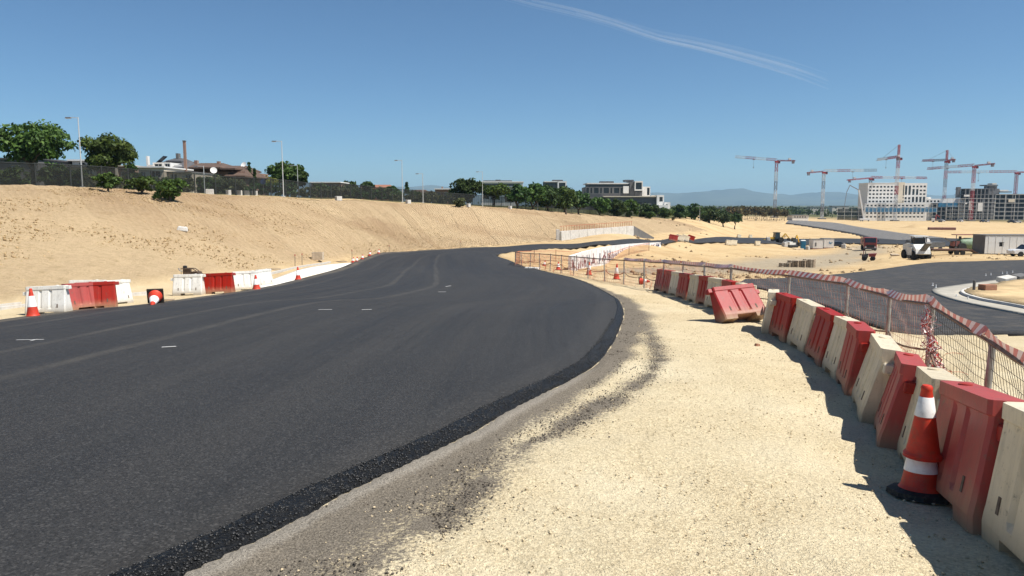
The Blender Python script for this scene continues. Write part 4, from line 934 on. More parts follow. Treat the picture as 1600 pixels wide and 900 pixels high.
lamp(443, 220, 308, 93, 'pale lamp post in front of the broad garden tree')
lamp(629, 250, 314, 122, 'tall lamp post with the mountains behind it')
lamp(661, 271, 320, 128, 'shorter lamp post beside the cars on the crest', -1)
lamp(754, 268, 325, 141, 'thin lamp post by the white office and round tree')
lamp(1093, 322, 343, 232, 'short pale pole in front of the dark tree clump')
lamp(320, 259, 300, 92, 'low lamp post in front of the brown roofed house')
lamp(466, 258, 290, 120, 'low lamp post emerging from the broad garden tree')
lamp(840, 300, 330, 155, 'short lamp post hidden among the dense tree row')
p = gp(412, 92); t = thing('round_sign', 'round blue sign on a thin post behind the crest fence', 'sign', p)
obj('post', MB().tube([(0, 0, -.1), (0, 0, 1.9)], .03, 6), M_STEEL, t); obj('sign_face', MB().lathe([(.0, -.02), (.34, -.02), (.34, .02), (.0, .02)], 18), mat('sign_blue', (.05, .09, .22), .5), t, (0, -.05, 1.7), (R(90), 0, 0))
M_CONC = mat('pale_concrete', (.55, .53, .49), .9, .15, 2.5, .006, dirt=((.34, .28, .2), .5), spec=.15)
for i, (px, w, Y, lb) in enumerate([(328, 11, 84, 'concrete block leftmost on the crest edge'), (357, 8, 87, 'concrete block, second on the crest edge'), (374, 8, 88.5, 'concrete block, third on the crest edge'), (385, 8, 89.5, 'concrete block, fourth on the crest edge'), (397, 9, 90.5, 'concrete block nearest the lamp post on the crest edge'), (529, 10, 104, 'lone concrete block past the lamp post on the crest'), (638, 8, 121, 'concrete block by the tall lamp post on the crest'), (732, 7, 133, 'concrete block under the round tree on the crest'), (797, 7, 143, 'concrete block on the far crest below the dense trees')]):
    p = gp(px, Y); o = bevel(obj('concrete_block', MB().box((0, 0, .25), (w * pxm(Y), .5, .62)), M_CONC, None, p, (0, 0, R(15 + i * 7))), .03, 1); tag(o, lb, 'block', 'blocks on the crest edge')
# ------------------------------------------------------------------ buildings
M_GLASS = mat('dark_glass', (.018, .022, .028), .12, .3, .5, spec=.6)
M_WWALL = mat('white_render', (.72, .70, .66), .85, .08, .7, spec=.1); M_CREAM = mat('cream_render', (.62, .54, .42), .85, .1, .8, spec=.1)
M_GREYW = mat('grey_cladding', (.13, .127, .124), .8, .15, .8); M_FRAME = mat('white_frame', (.66, .65, .62), .5, .05); M_DFRAME = mat('dark_frame', (.05, .05, .052), .5, .1)
def brickmat(name, a, b, mo, sc_=1.0):
    m, N, L, P, O = nodes(name); tc = N.new('ShaderNodeTexCoord').outputs['Object']; mp = N.new('ShaderNodeMapping'); mp.inputs['Rotation'].default_value = (R(90), 0, 0); L.new(tc, mp.inputs[0])
    br = N.new('ShaderNodeTexBrick'); br.inputs['Color1'].default_value = (*a, 1); br.inputs['Color2'].default_value = (*b, 1); br.inputs['Mortar'].default_value = (*mo, 1); br.inputs['Scale'].default_value = 4 * sc_; L.new(mp.outputs[0], br.inputs['Vector'])
    L.new(br.outputs['Color'], P.inputs['Base Color']); P.inputs['Roughness'].default_value = .9; L.new(bump_n(N, L, br.outputs['Fac'], -.01), P.inputs['Normal']); return m
M_BRICK = brickmat('orange_brick', (.34, .15, .085), (.28, .12, .07), (.36, .30, .24)); M_BRICK2 = brickmat('brown_brick', (.30, .17, .12), (.25, .14, .10), (.32, .27, .22))
M_ROOFD = mat('dark_slate_roof', (.085, .085, .09), .8, .25, 2, .01); M_ROOFB = mat('brown_tile_roof', (.105, .068, .05), .85, .3, 2.2, .02); M_ROOFR = mat('red_tile_roof', (.27, .12, .075), .85, .25, 2.2, .02)
def holed(mb, x0, x1, z0, z1, y, holes, depth):
    xs = sorted({x0, x1} | {h[0] for h in holes} | {h[1] for h in holes}); zs = sorted({z0, z1} | {h[2] for h in holes} | {h[3] for h in holes})
    for a, b in zip(xs[:-1], xs[1:]):
        for c, d in zip(zs[:-1], zs[1:]):
            mx, mz = (a + b) / 2, (c + d) / 2
            if not any(h[0] < mx < h[1] and h[2] < mz < h[3] for h in holes): mb.add([(a, y, c), (b, y, c), (b, y, d), (a, y, d)], [(0, 1, 2, 3)])
    for a, b, c, d in holes:
        e = y + depth; mb.add([(a, y, c), (b, y, c), (b, y, d), (a, y, d), (a, e, c), (b, e, c), (b, e, d), (a, e, d)], [(0, 1, 5, 4), (1, 2, 6, 5), (2, 3, 7, 6), (3, 0, 4, 7)])
def block(par, x0, x1, z0, z1, y0, y1, holes, m, depth=.25, glass=None, name='wall', frames=False, wname='window'):
    mb = MB(); holed(mb, x0, x1, z0, z1, y0, holes, depth)
    mb.add([(x0, y0, z0), (x1, y0, z0), (x1, y1, z0), (x0, y1, z0), (x0, y0, z1), (x1, y0, z1), (x1, y1, z1), (x0, y1, z1)], [(1, 2, 6, 5), (2, 3, 7, 6), (3, 0, 4, 7), (4, 5, 6, 7)])
    me = bpy.data.meshes.new('wall'); me.from_pydata(mb.v, [], mb.f)
    w = obj(name, me, m, par); cache = {}
    for (a, b, c, d) in holes:
        key = (round(b - a, 2), round(d - c, 2))
        if key not in cache:
            pm = MB().box((0, 0, 0), (b - a + .02, .06, d - c + .02)).mesh('pane'); pm.materials.append(glass or M_GLASS)
            fm = None
            if frames:
                f_ = MB(); ww, hh = b - a, d - c; t_ = .07
                f_.box((0, -.05, hh / 2 - t_ / 2), (ww, .06, t_)).box((0, -.05, -hh / 2 + t_ / 2), (ww, .06, t_)).box((-ww / 2 + t_ / 2, -.05, 0), (t_, .06, hh - 2 * t_)).box((ww / 2 - t_ / 2, -.05, 0), (t_, .06, hh - 2 * t_)).box((0, -.05, 0), (t_ * .8, .06, hh - 2 * t_))
                fm = f_.mesh('frame'); fm.materials.append(M_FRAME)
            cache[key] = (pm, fm)
        pm, fm = cache[key]
        o = obj(wname, pm, None, par, ((a + b) / 2, y0 + depth - .02, (c + d) / 2))
        if fm: obj('frame', fm, None, o)
    return w
class Site:            # a building laid out from what the photo shows: px across, py up, at one distance
    def __init__(s, name, label, px, Y, cat='house', rz=0, group=None):
        s.p = gp(px, Y); s.Y = Y; s.k = pxm(Y); s.px = px; s.t = thing(name, label, cat, s.p, R(rz), group); s.b = s.p.z
    def x(s, px): return (px - s.px) * s.k
    def z(s, py): return at(s.px, py, s.Y)[2] - s.b
    def wall(s, px0, px1, py_top, dy, dep, holes, m, frames=True, depth=.2, glass=None, py_bot=None, name='wall'):
        z0 = -1.0 if py_bot is None else s.z(py_bot)
        return block(s.t, s.x(px0), s.x(px1), z0, s.z(py_top), dy, dy + dep, [(s.x(a), s.x(b), s.z(d), s.z(c)) for a, b, c, d in holes], m, depth, glass, name, frames)
    def slab(s, px0, px1, py0, py1, dy, dep, m, name): return obj(name, MB().box(((s.x(px0) + s.x(px1)) / 2, dy + dep / 2, (s.z(py0) + s.z(py1)) / 2), (abs(s.x(px1) - s.x(px0)), dep, abs(s.z(py0) - s.z(py1)))), m, s.t)
    def hip(s, px0, px1, py_e, py_r, rl, rr, dy, dep, m, name='roof'):   # hipped or gabled roof; ridge from px rl to rr
        a, b, c, d = s.x(px0), s.x(px1), s.x(rl), s.x(rr); e, r = s.z(py_e), s.z(py_r); my = dy + dep / 2
        return obj(name, MB().add([(a, dy, e), (b, dy, e), (b, dy + dep, e), (a, dy + dep, e), (c, my, r), (d, my, r), (a, dy, e - .2), (b, dy, e - .2), (b, dy + dep, e - .2), (a, dy + dep, e - .2)], [(0, 1, 5, 4), (1, 2, 5), (2, 3, 4, 5), (3, 0, 4), (6, 7, 8, 9), (0, 1, 7, 6), (1, 2, 8, 7), (2, 3, 9, 8), (3, 0, 6, 9)]), m, s.t)
h = Site('grey_house', 'plain grey house wall behind the biggest street tree', 20, 92)
h.wall(-60, 62, 249, 0, 9, [(20, 34, 258, 268), (-30, -14, 258, 268), (28, 37, 282, 290)], M_GREYW); h.slab(-62, 64, 246.6, 249, -.3, 9.6, M_ROOFD, 'roof')
h = Site('white_house', 'white modern house with overhanging roof behind the first lamp post', 122, 96)
h.wall(92, 153, 262, 0, 9, [(95, 118, 265, 273), (136, 146, 264, 272), (122, 132, 265, 271)], M_WWALL); h.slab(86, 156, 258, 262, -1.0, 11, M_GREYW, 'eaves'); h.wall(98, 138, 250, 2.5, 6, [(108, 118, 252, 257), (122, 132, 252, 257)], M_WWALL, py_bot=258); h.slab(94, 142, 247.6, 250, 1.9, 7.2, M_WWALL, 'roof')
h = Site('brick_house', 'low orange brick house with a cream pier behind the second street tree', 182, 95)
h.wall(153, 213, 260, 0, 8, [(190, 209, 268, 284), (158, 176, 270, 282)], M_BRICK); h.slab(151, 215, 258.6, 260, -.3, 8.6, M_CREAM, 'parapet'); h.slab(183.5, 187, 260, 294, -.25, .5, M_CREAM, 'pier')
h = Site('cream_house', 'cream flat roofed house with two dark windows above the saplings', 246, 93)
h.wall(219, 258, 262, 0, 8, [(235, 252, 267, 277), (221, 229, 268, 278)], M_CREAM); h.slab(218, 260, 260, 262, -.3, 8.6, M_WWALL, 'parapet')
h.wall(258, 296, 269, 1.0, 7, [(284, 293, 272, 281), (262, 272, 271, 280)], M_CREAM)
h.slab(257, 297, 267.4, 269, .6, 7.6, M_GREYW, 'ledge')
h = Site('slate_house', 'white house with slate gable roof, dormer and solar panel', 258, 104)
h.wall(232, 286, 262, 0, 9, [(250, 262, 257.5, 261.5)], M_WWALL); h.hip(228, 294, 262, 249, 237, 278, -.8, 10.6, M_ROOFD)
d_ = h.wall(246, 273, 254.5, -.9, 4, [(248, 260, 256, 261), (264, 272, 256, 262)], M_WWALL, py_bot=264, name='dormer')
h.hip(246, 270, 249, 243.5, 248, 264, 3, 5, M_ROOFD, 'upper_roof'); h.slab(255, 259, 236, 249, 4.5, .8, M_GREYW, 'chimney'); h.slab(226, 228.5, 243, 257, 1, .6, M_WWALL, 'chimney')
obj('solar_panel', MB().box((h.x(247), 1.6, h.z(248.5)), (1.5, 1.2, .08), m=Matrix.Rotation(R(-40), 3, 'Y')), M_GLASS, h.t)
h = Site('brown_house', 'brown tiled house with deep dark eaves and satellite dish', 335, 106)
h.wall(296, 384, 268, 0, 10, [(300, 312, 272, 280), (330, 344, 272, 280), (360, 370, 272, 280)], M_BRICK2); h.hip(286, 352, 262, 252, 296, 332, -1.5, 12, M_ROOFB); h.slab(292, 364, 262, 268.4, -.2, 9, M_ROOFB, 'upper_wall'); h.hip(330, 374, 263.5, 256.5, 334, 370, -1.3, 11, M_ROOFB); h.hip(358, 390, 275, 258.5, 370, 376, -1.6, 10, M_ROOFB, 'pyramid_roof')
h.slab(328, 332, 250, 258, 3, .6, M_BRICK2, 'chimney'); h.slab(292, 297, 248.5, 256, 3, .6, M_BRICK2, 'chimney')
dish = MB().lathe([(.02, 0), (.25, .03), (.45, .09), (.45, .11), (.25, .045), (.02, .02)], 20)
smooth(obj('satellite_dish', dish, M_WWALL, h.t, (h.x(345), -2.2, h.z(267.5)), (R(70), 0, R(25)))); obj('dish_arm', MB().bar((h.x(345), -2.1, h.z(268)), (h.x(347), 0, h.z(274)), .08), M_STEEL, h.t)
smooth(obj('satellite_dish', dish, M_WWALL, h.t, (h.x(371), 3, h.z(256)), (R(60), 0, R(-20)))); obj('dish_arm', MB().bar((h.x(371), 3.1, h.z(256)), (h.x(371), 3.1, h.z(260)), .08), M_STEEL, h.t)
p = gp(292, 99); hh = at(292, 221, 99)[2] - p.z; t = thing('brick_stack', 'slim rust brown chimney stack rising above the houses', 'chimney', p); obj('shaft', MB().box((0, 0, hh / 2), (.30, .30, hh)), M_BRICK2, t); obj('cap', MB().box((0, 0, hh + .06), (.38, .38, .12)), M_GREYW, t); obj('bracket', MB().bar((-.15, 0, hh * .66), (-.8, 0, hh * .70), .05), M_STEEL, t)
def small_house(name, label, px, Y, px0, px1, yt, wins, m, roof=None, rm=M_ROOFR):
    h = Site(name, label, px, Y); h.wall(px0, px1, yt, 0, 8, wins, m)
    if roof: h.hip(px0 - 2, px1 + 2, yt, roof, px0 + 6, px1 - 6, -.6, 9.2, rm)
    else: h.slab(px0 - 1, px1 + 1, yt - 1.5, yt, -.4, 8.8, M_WWALL, 'roof')
    return h
small_house('low_brick_house', 'low pinkish brick house with pale roof edge past the garden tree', 510, 155, 487, 532, 285.5, [(494, 500, 289, 294), (508, 514, 289, 294), (521, 527, 289, 294)], M_BRICK2)
small_house('far_brick_house', 'brick house with red roof left of the tall lamp post', 588, 190, 563, 612, 294, [(570, 575, 297, 301), (584, 589, 297, 301), (599, 604, 297, 301)], M_BRICK, 288)
small_house('dark_roof_house', 'house under a dark roof right of the tall lamp post', 654, 188, 640, 668, 301, [(646, 650, 304, 308), (657, 661, 304, 308)], M_BRICK2, 296, M_ROOFB)
h = small_house('chimney_house', 'narrow brick house with chimney stubs left of the crest bush', 692, 186, 680, 704, 296, [(684, 688, 300, 305), (694, 699, 300, 305)], M_BRICK); h.slab(689, 691, 291.5, 296, 2, .8, M_BRICK2, 'chimney')
# ------------------------------------------------------------------ offices
h = Site('white_office', 'long white office with dark window bands behind the round trees', 785, 300, 'office')
h.wall(748, 817, 285, 0, 14, [(752, 812, 287, 290.5)], M_WWALL, False, .6, py_bot=292); h.wall(752, 806, 292, 1.5, 12, [(754, 775, 293.5, 298), (788, 796, 293, 303)], M_WWALL, False, .5); h.slab(747, 818, 283.4, 285, -.5, 15, M_WWALL, 'roof'); h.slab(755, 800, 281.3, 283.4, 3, 8, M_GREYW, 'plant_room'); h.slab(774, 782, 280.3, 281.3, 4, 3, M_ROOFD, 'vent')
h = Site('small_office', 'small white framed office storey above the dense trees', 868, 310, 'office')
h.wall(850, 872, 284.5, .6, 12, [(853, 869, 286, 289)], M_GREYW, False, .5); h.wall(871, 885, 283, 0, 13, [(873, 883, 285.5, 293)], M_WWALL, False, .8); h.slab(850, 872, 283, 284.5, 0, 13, M_WWALL, 'roof'); h.slab(864, 880, 280.6, 283, 3, 7, M_ROOFD, 'plant_room')
h = Site('big_office', 'big office with glazed bays, white end frames and grey lower wings', 965, 300, 'office')
h.wall(915, 982, 306.5, 0, 18, [], M_GREYW, False)
bays = [(916, 920), (922.5, 925), (928, 935), (937.5, 940), (943, 951), (953.5, 956), (959, 967), (969, 972)]
h.wall(915, 983, 292, .0, 17, [(a, b, 293.4, 302) for a, b in bays], M_GREYW, False, .5, py_bot=302.8)
h.slab(973, 981.5, 290.8, 302, -.5, .45, M_WWALL, 'white_panel'); h.slab(915, 983, 302.8, 306.5, -.03, .2, M_ROOFD, 'dark_band')
h.wall(920, 984, 287.5, 2, 13, [(922, 980, 288.6, 291)], M_GREYW, False, .6, py_bot=292); h.slab(917, 985, 285.6, 287.5, .8, 15.5, M_WWALL, 'roof')
h.slab(940, 961, 282.6, 285.6, 5, 5, M_ROOFD, 'plant_room'); h.slab(978, 992, 280.4, 283.2, 4, 6, M_ROOFD, 'plant_room')
h.wall(983, 990, 284, -.4, 15, [], M_GREYW, False); h.wall(990, 1002.5, 283, -1.5, 16, [(991.5, 1001, 285.3, 296)], M_WWALL, False, .8, py_bot=298); h.wall(990.5, 1002, 298, -.6, 14, [(992, 1000, 298.4, 300)], M_GREYW, False)
h.wall(1003, 1015.5, 291.5, .5, 12, [(1010.5, 1014.5, 293.3, 305)], M_WWALL, False, .7)
h.wall(945, 1021, 308, -5, 12, [(953, 990, 315, 318), (992, 999, 316, 320)], M_GREYW, False, .4); h.slab(940, 1022, 306.5, 308, -5.6, 13, M_CREAM, 'lower_roof')
h.wall(1021, 1032, 305, -6, 12, [(1025, 1030, 308, 315)], M_WWALL, False); h.wall(1032, 1041, 316, -7, 12, [(1034, 1037, 319, 322)], M_WWALL, False); h.wall(1022, 1036, 320, -9, 3, [], M_WWALL, False)
# ------------------------------------------------------------------ cars
M_CARW = mat('white_car_paint', (.68, .68, .68), .25, .03, spec=.6); M_CARD = mat('dark_car_paint', (.025, .028, .034), .25, .1, spec=.6); M_CARS = mat('silver_car_paint', (.36, .37, .38), .3, .05, spec=.6)
M_TYRE = mat('tyre', (.02, .02, .02), .85, .3, 5); M_RIM = mat('wheel_rim', (.4, .4, .4), .4, .1, metal=.6); M_HEADL = mat('headlight_glass', (.7, .7, .68), .15, .05); M_TAIL = mat('tail_light', (.35, .02, .02), .3, .05)
def wheel(par, x, y, z, r=.33, w=.22, name='wheel', axis='y'):
    rot = (R(90), 0, 0) if axis == 'y' else (0, R(90), 0)
    o = obj(name, MB().lathe([(r * .6, -w / 2), (r * .94, -w / 2), (r, -w * .3), (r, w * .3), (r * .94, w / 2), (r * .6, w / 2)], 18), M_TYRE, par, (x, y, z), rot); smooth(o); obj('rim', MB().lathe([(.02, -w * .42), (r * .58, -w * .42), (r * .6, 0), (r * .58, w * .42), (.02, w * .42)], 14), M_RIM, o); return o
def car(label, loc, rz, paint, kind='car', group=None):
    t = thing('parked_car' if kind == 'car' else 'pickup_truck', label, 'car' if kind == 'car' else 'pickup', loc, rz, group)
    prof = [(-2.1, .35), (-2.15, .62), (-2.0, .86), (-1.35, .93), (1.2, .95), (2.0, .80), (2.15, .6), (2.1, .33)] if kind == 'car' else [(-2.5, .45), (-2.55, 1.02), (.9, 1.05), (2.2, 1.0), (2.5, .8), (2.5, .42)]
    bevel(obj('body', MB().prism(prof, -.86, .86), paint, t), .06, 2)
    cab = [(-1.75, .92), (-1.25, 1.42), (.35, 1.46), (1.15, .93)] if kind == 'car' else [(-.75, 1.04), (-.6, 1.66), (.7, 1.68), (1.35, 1.03)]
    g = MB(); n = len(cab); a = [(x, -.78 + (.14 if z > 1.2 else 0), z) for x, z in cab]; b = [(x, -y, z) for x, y, z in a]; g.add(a + b, [tuple(range(n)), tuple(range(n, 2 * n))] + [(i, (i + 1) % n, (i + 1) % n + n, i + n) for i in range(n)])
    obj('windows', g, M_GLASS, t)
    (x1, z1), (x2, z2) = cab[1], cab[2]; bevel(obj('roof', MB().box(((x1 + x2) / 2, 0, (z1 + z2) / 2 + .02), (x2 - x1 + .1, 1.32, .07)), paint, t), .03, 1)
    for x in (-1.3, 1.35) if kind == 'car' else (-1.6, 1.6):
        for y in (-.80, .80): wheel(t, x, y, .33 if kind == 'car' else .38, .33 if kind == 'car' else .38)
    for y in (-.6, .6): obj('headlight', MB().box((2.08 if kind == 'car' else 2.47, y, .70 if kind == 'car' else .82), (.14, .34, .14)), M_HEADL, t); obj('tail_light', MB().box((-2.1 if kind == 'car' else -2.53, y, .74), (.1, .26, .16)), M_TAIL, t)
    return t
p = gp(672, 170); car('white car behind the crest fence, beside the short lamp post', p, R(15), M_CARW); p = gp(686, 172); car('silver car parked behind the crest fence, right of the white car', p, R(10), M_CARS)
# ------------------------------------------------------------------ walls by the bend
A0, A1, B0, B1 = Vector(at(877, 361.5, 104)), Vector(at(877.6, 377, 104)), Vector(at(990.5, 353, 117)), Vector(at(990.5, 366, 117))
rw = thing('retaining_wall', 'long pale concrete retaining wall set into the far bank', 'wall', A1); dn = Vector((0, 0, -.8)); bk = Vector((B1 - A1).cross(Vector((0, 0, 1)))).normalized() * -.6
if bk.y < 0: bk = -bk
npan = 9
for i in range(npan):
    a, b = i / npan + .0015, (i + 1) / npan - .0015
    q = [A1 + dn + (B1 - A1) * a, A1 + dn + (B1 - A1) * b, A0 + (B0 - A0) * b, A0 + (B0 - A0) * a]
    vs = [v - A1 for v in q] + [v + bk - A1 for v in q]
    obj('panel', MB().add(vs, [(0, 1, 2, 3), (4, 5, 6, 7), (0, 1, 5, 4), (1, 2, 6, 5), (2, 3, 7, 6), (3, 0, 4, 7)]), M_CONC, rw)
W0 = Vector(at(1022, 371, 123))
obj('wing_wall', MB().add([v - A1 for v in (B0, B1 + dn, W0 + dn, W0, B0 + bk, B1 + dn + bk, W0 + dn + bk, W0 + bk)], [(0, 1, 2, 3), (4, 5, 6, 7), (0, 1, 5, 4), (1, 2, 6, 5), (2, 3, 7, 6), (3, 0, 4, 7)]), M_GREYW, rw)  # dark grey puts the shade of this turned face into its colour
obj('end_pier', MB().box((A0 + A1) / 2 - A1 + bk * .5 - Vector((.3, 0, .2)), (.45, .9, 2.3)), M_CONC, rw)
for i in range(30):
    t_ = (i + .5) / 30; q = A0 + (B0 - A0) * t_ + bk * .5 - A1; obj('rail_post', MB().bar(q, q + Vector((0, 0, .75)), .05), M_ONET, rw)
obj('rail', MB().bar(A0 + bk * .5 - A1 + Vector((0, 0, .7)), B0 + bk * .5 - A1 + Vector((0, 0, .7)), .05), M_ONET, rw)
M_GRAFW = mat('whitewashed_wall', (.70, .68, .66), .85, .12, .9, dirt=((.4, .34, .27), .5)); M_G1 = mat('graffiti_blue', (.05, .06, .13), .7, .3, 3); M_G2 = mat('graffiti_maroon', (.20, .06, .07), .7, .3, 3); M_G3 = mat('graffiti_grey', (.22, .23, .28), .7, .3, 3)
GW = [(893, 400, 426, 63), (916, 392.5, 418.5, 71), (940, 387, 412, 80), (962, 383.5, 406, 87), (984, 381.2, 401, 94), (1006, 379.8, 393.5, 100), (1033, 378.6, 384, 107)]
g0 = Vector(at(893, 426, 63)); gw = thing('graffiti_wall', 'whitewashed underpass wall covered in blue and maroon graffiti', 'wall', g0)
q = random.Random(8)
for i in range(len(GW) - 1):
    (xa, ta, ba, ya), (xb, tb, bb, yb) = GW[i], GW[i + 1]
    for s in range(3):
        f0, f1 = s / 3 + .006, (s + 1) / 3 - .006
        P4 = [Vector(at(xa + (xb - xa) * f, py, ya + (yb - ya) * f)) for f, py in ((f0, ba + (bb - ba) * f0), (f1, ba + (bb - ba) * f1), (f1, ta + (tb - ta) * f1), (f0, ta + (tb - ta) * f0))]
        P4[0] = P4[0] + Vector((0, 0, -.6)); P4[1] = P4[1] + Vector((0, 0, -.6)); e = (P4[1] - P4[0]); nr_ = Vector((e.y, -e.x, 0)).normalized(); th = -nr_ * .3
        vs = [v - g0 for v in P4] + [v + th - g0 for v in P4]
        pan = obj('panel', MB().add(vs, [(0, 1, 2, 3), (4, 5, 6, 7), (0, 1, 5, 4), (1, 2, 6, 5), (2, 3, 7, 6), (3, 0, 4, 7)]), M_GRAFW, gw)
        # painted strokes a few millimetres proud of the panel
        mb = MB(); hgt = (P4[3] - P4[0]).length - .6; low = P4[0] + Vector((0, 0, .6)) - g0; ex = e.normalized(); off = nr_ * .012
        for _ in range(9):
            u0 = q.uniform(.05, .9) * e.length; v0 = q.uniform(.08, .45) * hgt; pts = [low + ex * u0 + Vector((0, 0, v0)) + off]
            for _k in range(3): u0 += q.uniform(-.28, .28); v0 = min(max(v0 + q.uniform(-.5, .6) * .8, .08), hgt * .78); pts.append(low + ex * min(max(u0, .05), e.length - .05) + Vector((0, 0, v0)) + off)
            for a_, b_ in zip(pts[:-1], pts[1:]): mb.bar(a_, b_, .012, q.uniform(.08, .2))
        obj('graffiti', mb, [M_G1, M_G3, M_G2, M_G1][(i + s) % 4 if i else 2], pan)
# ------------------------------------------------------------------ things along the bank foot
def kerb_row(pts, label_name, w=.16, h=.14, st=1.0):
    line = resample(catmull([hit(*p) for p in pts], 8), st); root = obj(label_name, MB().bar(line[0] + Vector((0, 0, -.05)), line[1] + Vector((0, 0, -.05)), .1), M_CONC); root['kind'] = 'structure'
    ms = MB().box((0, 0, 0), (st - .015, w, h)).mesh('kerb_stone'); ms.materials.append(M_CONC)
    for a, b in zip(line[:-1], line[1:]):
        o = obj('kerb_stone', ms, None, root, ((a.x + b.x) / 2, (a.y + b.y) / 2, (gz(a.x, a.y) + gz(b.x, b.y)) / 2 + h * .30), (0, -math.atan2(gz(b.x, b.y) - gz(a.x, a.y), (b - a).length), math.atan2(b.y - a.y, b.x - a.x)))
    return root
kerb_row([(-60, 494), (0, 485.5), (100, 474), (190, 464), (262, 457.5)], 'kerb'); kerb_row([(-60, 487), (0, 479.5), (60, 473)], 'kerb', .10, .10); kerb_row([(402, 434), (435, 425.5), (480, 416), (520, 409.5)], 'kerb')
M_PALEC = mat('fresh_pale_concrete', (.74, .71, .64), .9, .07, 1.5, .003, spec=.1)
SLP = [((402, 449), (408, 451.6)), ((430, 437), (438, 446.2)), ((470, 422.5), (478, 434)), ((510, 415), (522, 423)), ((548, 412), (552, 412.8))]
a_ = catmull([hit(*p) for p, q_ in SLP], 6); b_ = catmull([hit(*q_) for p, q_ in SLP], 6)
tag(obj('concrete_strip', loft([((u.x, u.y), (v.x - .15, v.y)) for u, v in zip(a_, b_)], 6, lambda X, Y: .08 + 0 * X, .2), M_PALEC), kind='structure')
M_YEL = mat('machine_yellow', (.62, .36, .03), .5, .15, 4, dirt=((.25, .18, .1), .5)); M_ENG = mat('oily_engine', (.07, .045, .03), .6, .5, 9, dirt=((.3, .16, .05), .6)); M_BLK = mat('black_paint', (.02, .02, .022), .5, .2)
p = hit(300, 431); p = Vector((-14.75, 33.8, gz(-14.75, 33.8) - .1))
t = thing('plate_compactor', 'small brown engine machine standing on the bank behind white barrier', 'machine', p, R(10)); t.scale = (.95, .95, .9)
bevel(obj('engine', MB().box((-.22, 0, .72), (.34, .34, .40)), M_ENG, t), .03); bevel(obj('fuel_tank', MB().box((.20, 0, .66), (.44, .34, .24)), M_ENG, t), .05); bevel(obj('base_plate', MB().box((0, 0, .38), (.95, .5, .12)), M_BLK, t), .03)
obj('frame', MB().tube([(-.45, -.2, .42), (-.45, -.2, .95), (.1, -.2, .92), (.48, -.2, .6), (.48, -.2, .42)], .025, 6).tube([(-.45, .2, .42), (-.45, .2, .95), (.1, .2, .92), (.48, .2, .6), (.48, .2, .42)], .025, 6), M_ENG, t); smooth(obj('air_filter', MB().lathe([(.09, 0), (.1, .03), (.1, .14), (.05, .17)], 12), M_BLK, t, (-.3, -.05, .92))); obj('exhaust', MB().tube([(-.4, -.18, .8), (-.5, -.25, .85), (-.55, -.25, .98)], .03, 6), M_STEEL, t); obj('skid', MB().box((-.3, 0, .16), (.1, .5, .34)).box((.3, 0, .16), (.1, .5, .34)), M_BLK, t)
p = hit(285, 360); o = bevel(obj('white_stone', MB().box((0, 0, .12), (.75, .5, .3), taper=(.8, .7)), M_CONC, None, p, (R(6), R(8), R(20))), .06, 2); tag(o, 'lone white concrete lump lying halfway up the bank', 'stone')
p = hit(497, 406.5); t = thing('pale_crate', 'pale crate box at the bank foot above the concrete strip', 'crate', p); M_WOOD = mat('weathered_wood', (.30, .23, .16), .85, .3, 5, .004); M_PWOOD = mat('pale_wood', (.52, .42, .30), .85, .2, 5)
for k in range(4): obj('slat', MB().box((0, -.30, .1 + k * .16), (.85, .03, .13)), M_PWOOD, t); obj('slat', MB().box((0, .30, .1 + k * .16), (.85, .03, .13)), M_PWOOD, t)
for sx_ in (-.4, .4): obj('end_panel', MB().box((sx_, 0, .34), (.04, .57, .64)), M_PWOOD, t)
for i, (px, py, w, lb) in enumerate([(531, 409.5, .75, 'dark plank lying by the end of the concrete strip'), (252, 471, .5, 'dark flat piece lying beside the toppled cone'), (428, 421.5, .5, 'dark plank on the bank foot above the kerb')]):  # the second is a flat dark box right of the toppled cone
    p = hit(px, py); o = obj('plank', MB().box((0, 0, .05), (w * 1.6, .16, .06)), M_WOOD, None, p, (0, R(2), R(12 * i))); tag(o, lb, 'plank')
for i, (px, py, lb) in enumerate([(461, 416, 'left thin stake of two in the sand above the lone cone'), (472, 414, 'right thin stake of two in the sand above the lone cone'), (550, 405, 'thin stake above the tiny cones'), (719, 388, 'thin stake at the far bank foot'), (608, 396, 'low stake by the road bend')]):
    p = hit(px, py); o = obj('survey_stake', MB().bar((0, 0, -.1), (.02, 0, .8), .045), M_WOOD, None, p); obj('stake_tip', MB().box((.02, 0, .78), (.055, .055, .12)), M_TAIL, o); tag(o, lb, 'stake')
p = hit(832, 420.5); o = bevel(obj('kerb_lump', MB().box((0, 0, .05), (1.1, .5, .16), taper=(.9, .8)), M_CONC, None, p, (0, 0, R(-25))), .04); tag(o, 'pale concrete lump on the asphalt edge by the far fence', 'concrete')
p = hit(901, 396); o = obj('marker_post', MB().tube([(0, 0, -.2), (0, 0, 1.35)], .07, 8), M_WWALL, None, gp(901, 58)); tag(o, 'white marker post standing behind the far mesh fence', 'post')
p = hit(1000, 444); t = make_cone(.45, bands=((.3, .5),)); t.location = p + Vector((0, 0, .12)); t.rotation_euler = (R(86), 0, R(60)); tag(t, 'knocked over cone lying at the far end of the barrier row', group='traffic cones')
p = hit(1183, 541); o = obj('brick_shard', MB().box((0, 0, .02), (.09, .06, .05), taper=(.7, .8)), M_BRICK, None, p, (0, R(5), R(20))); tag(o, 'small brown brick shard lying alone on the path', 'brick')
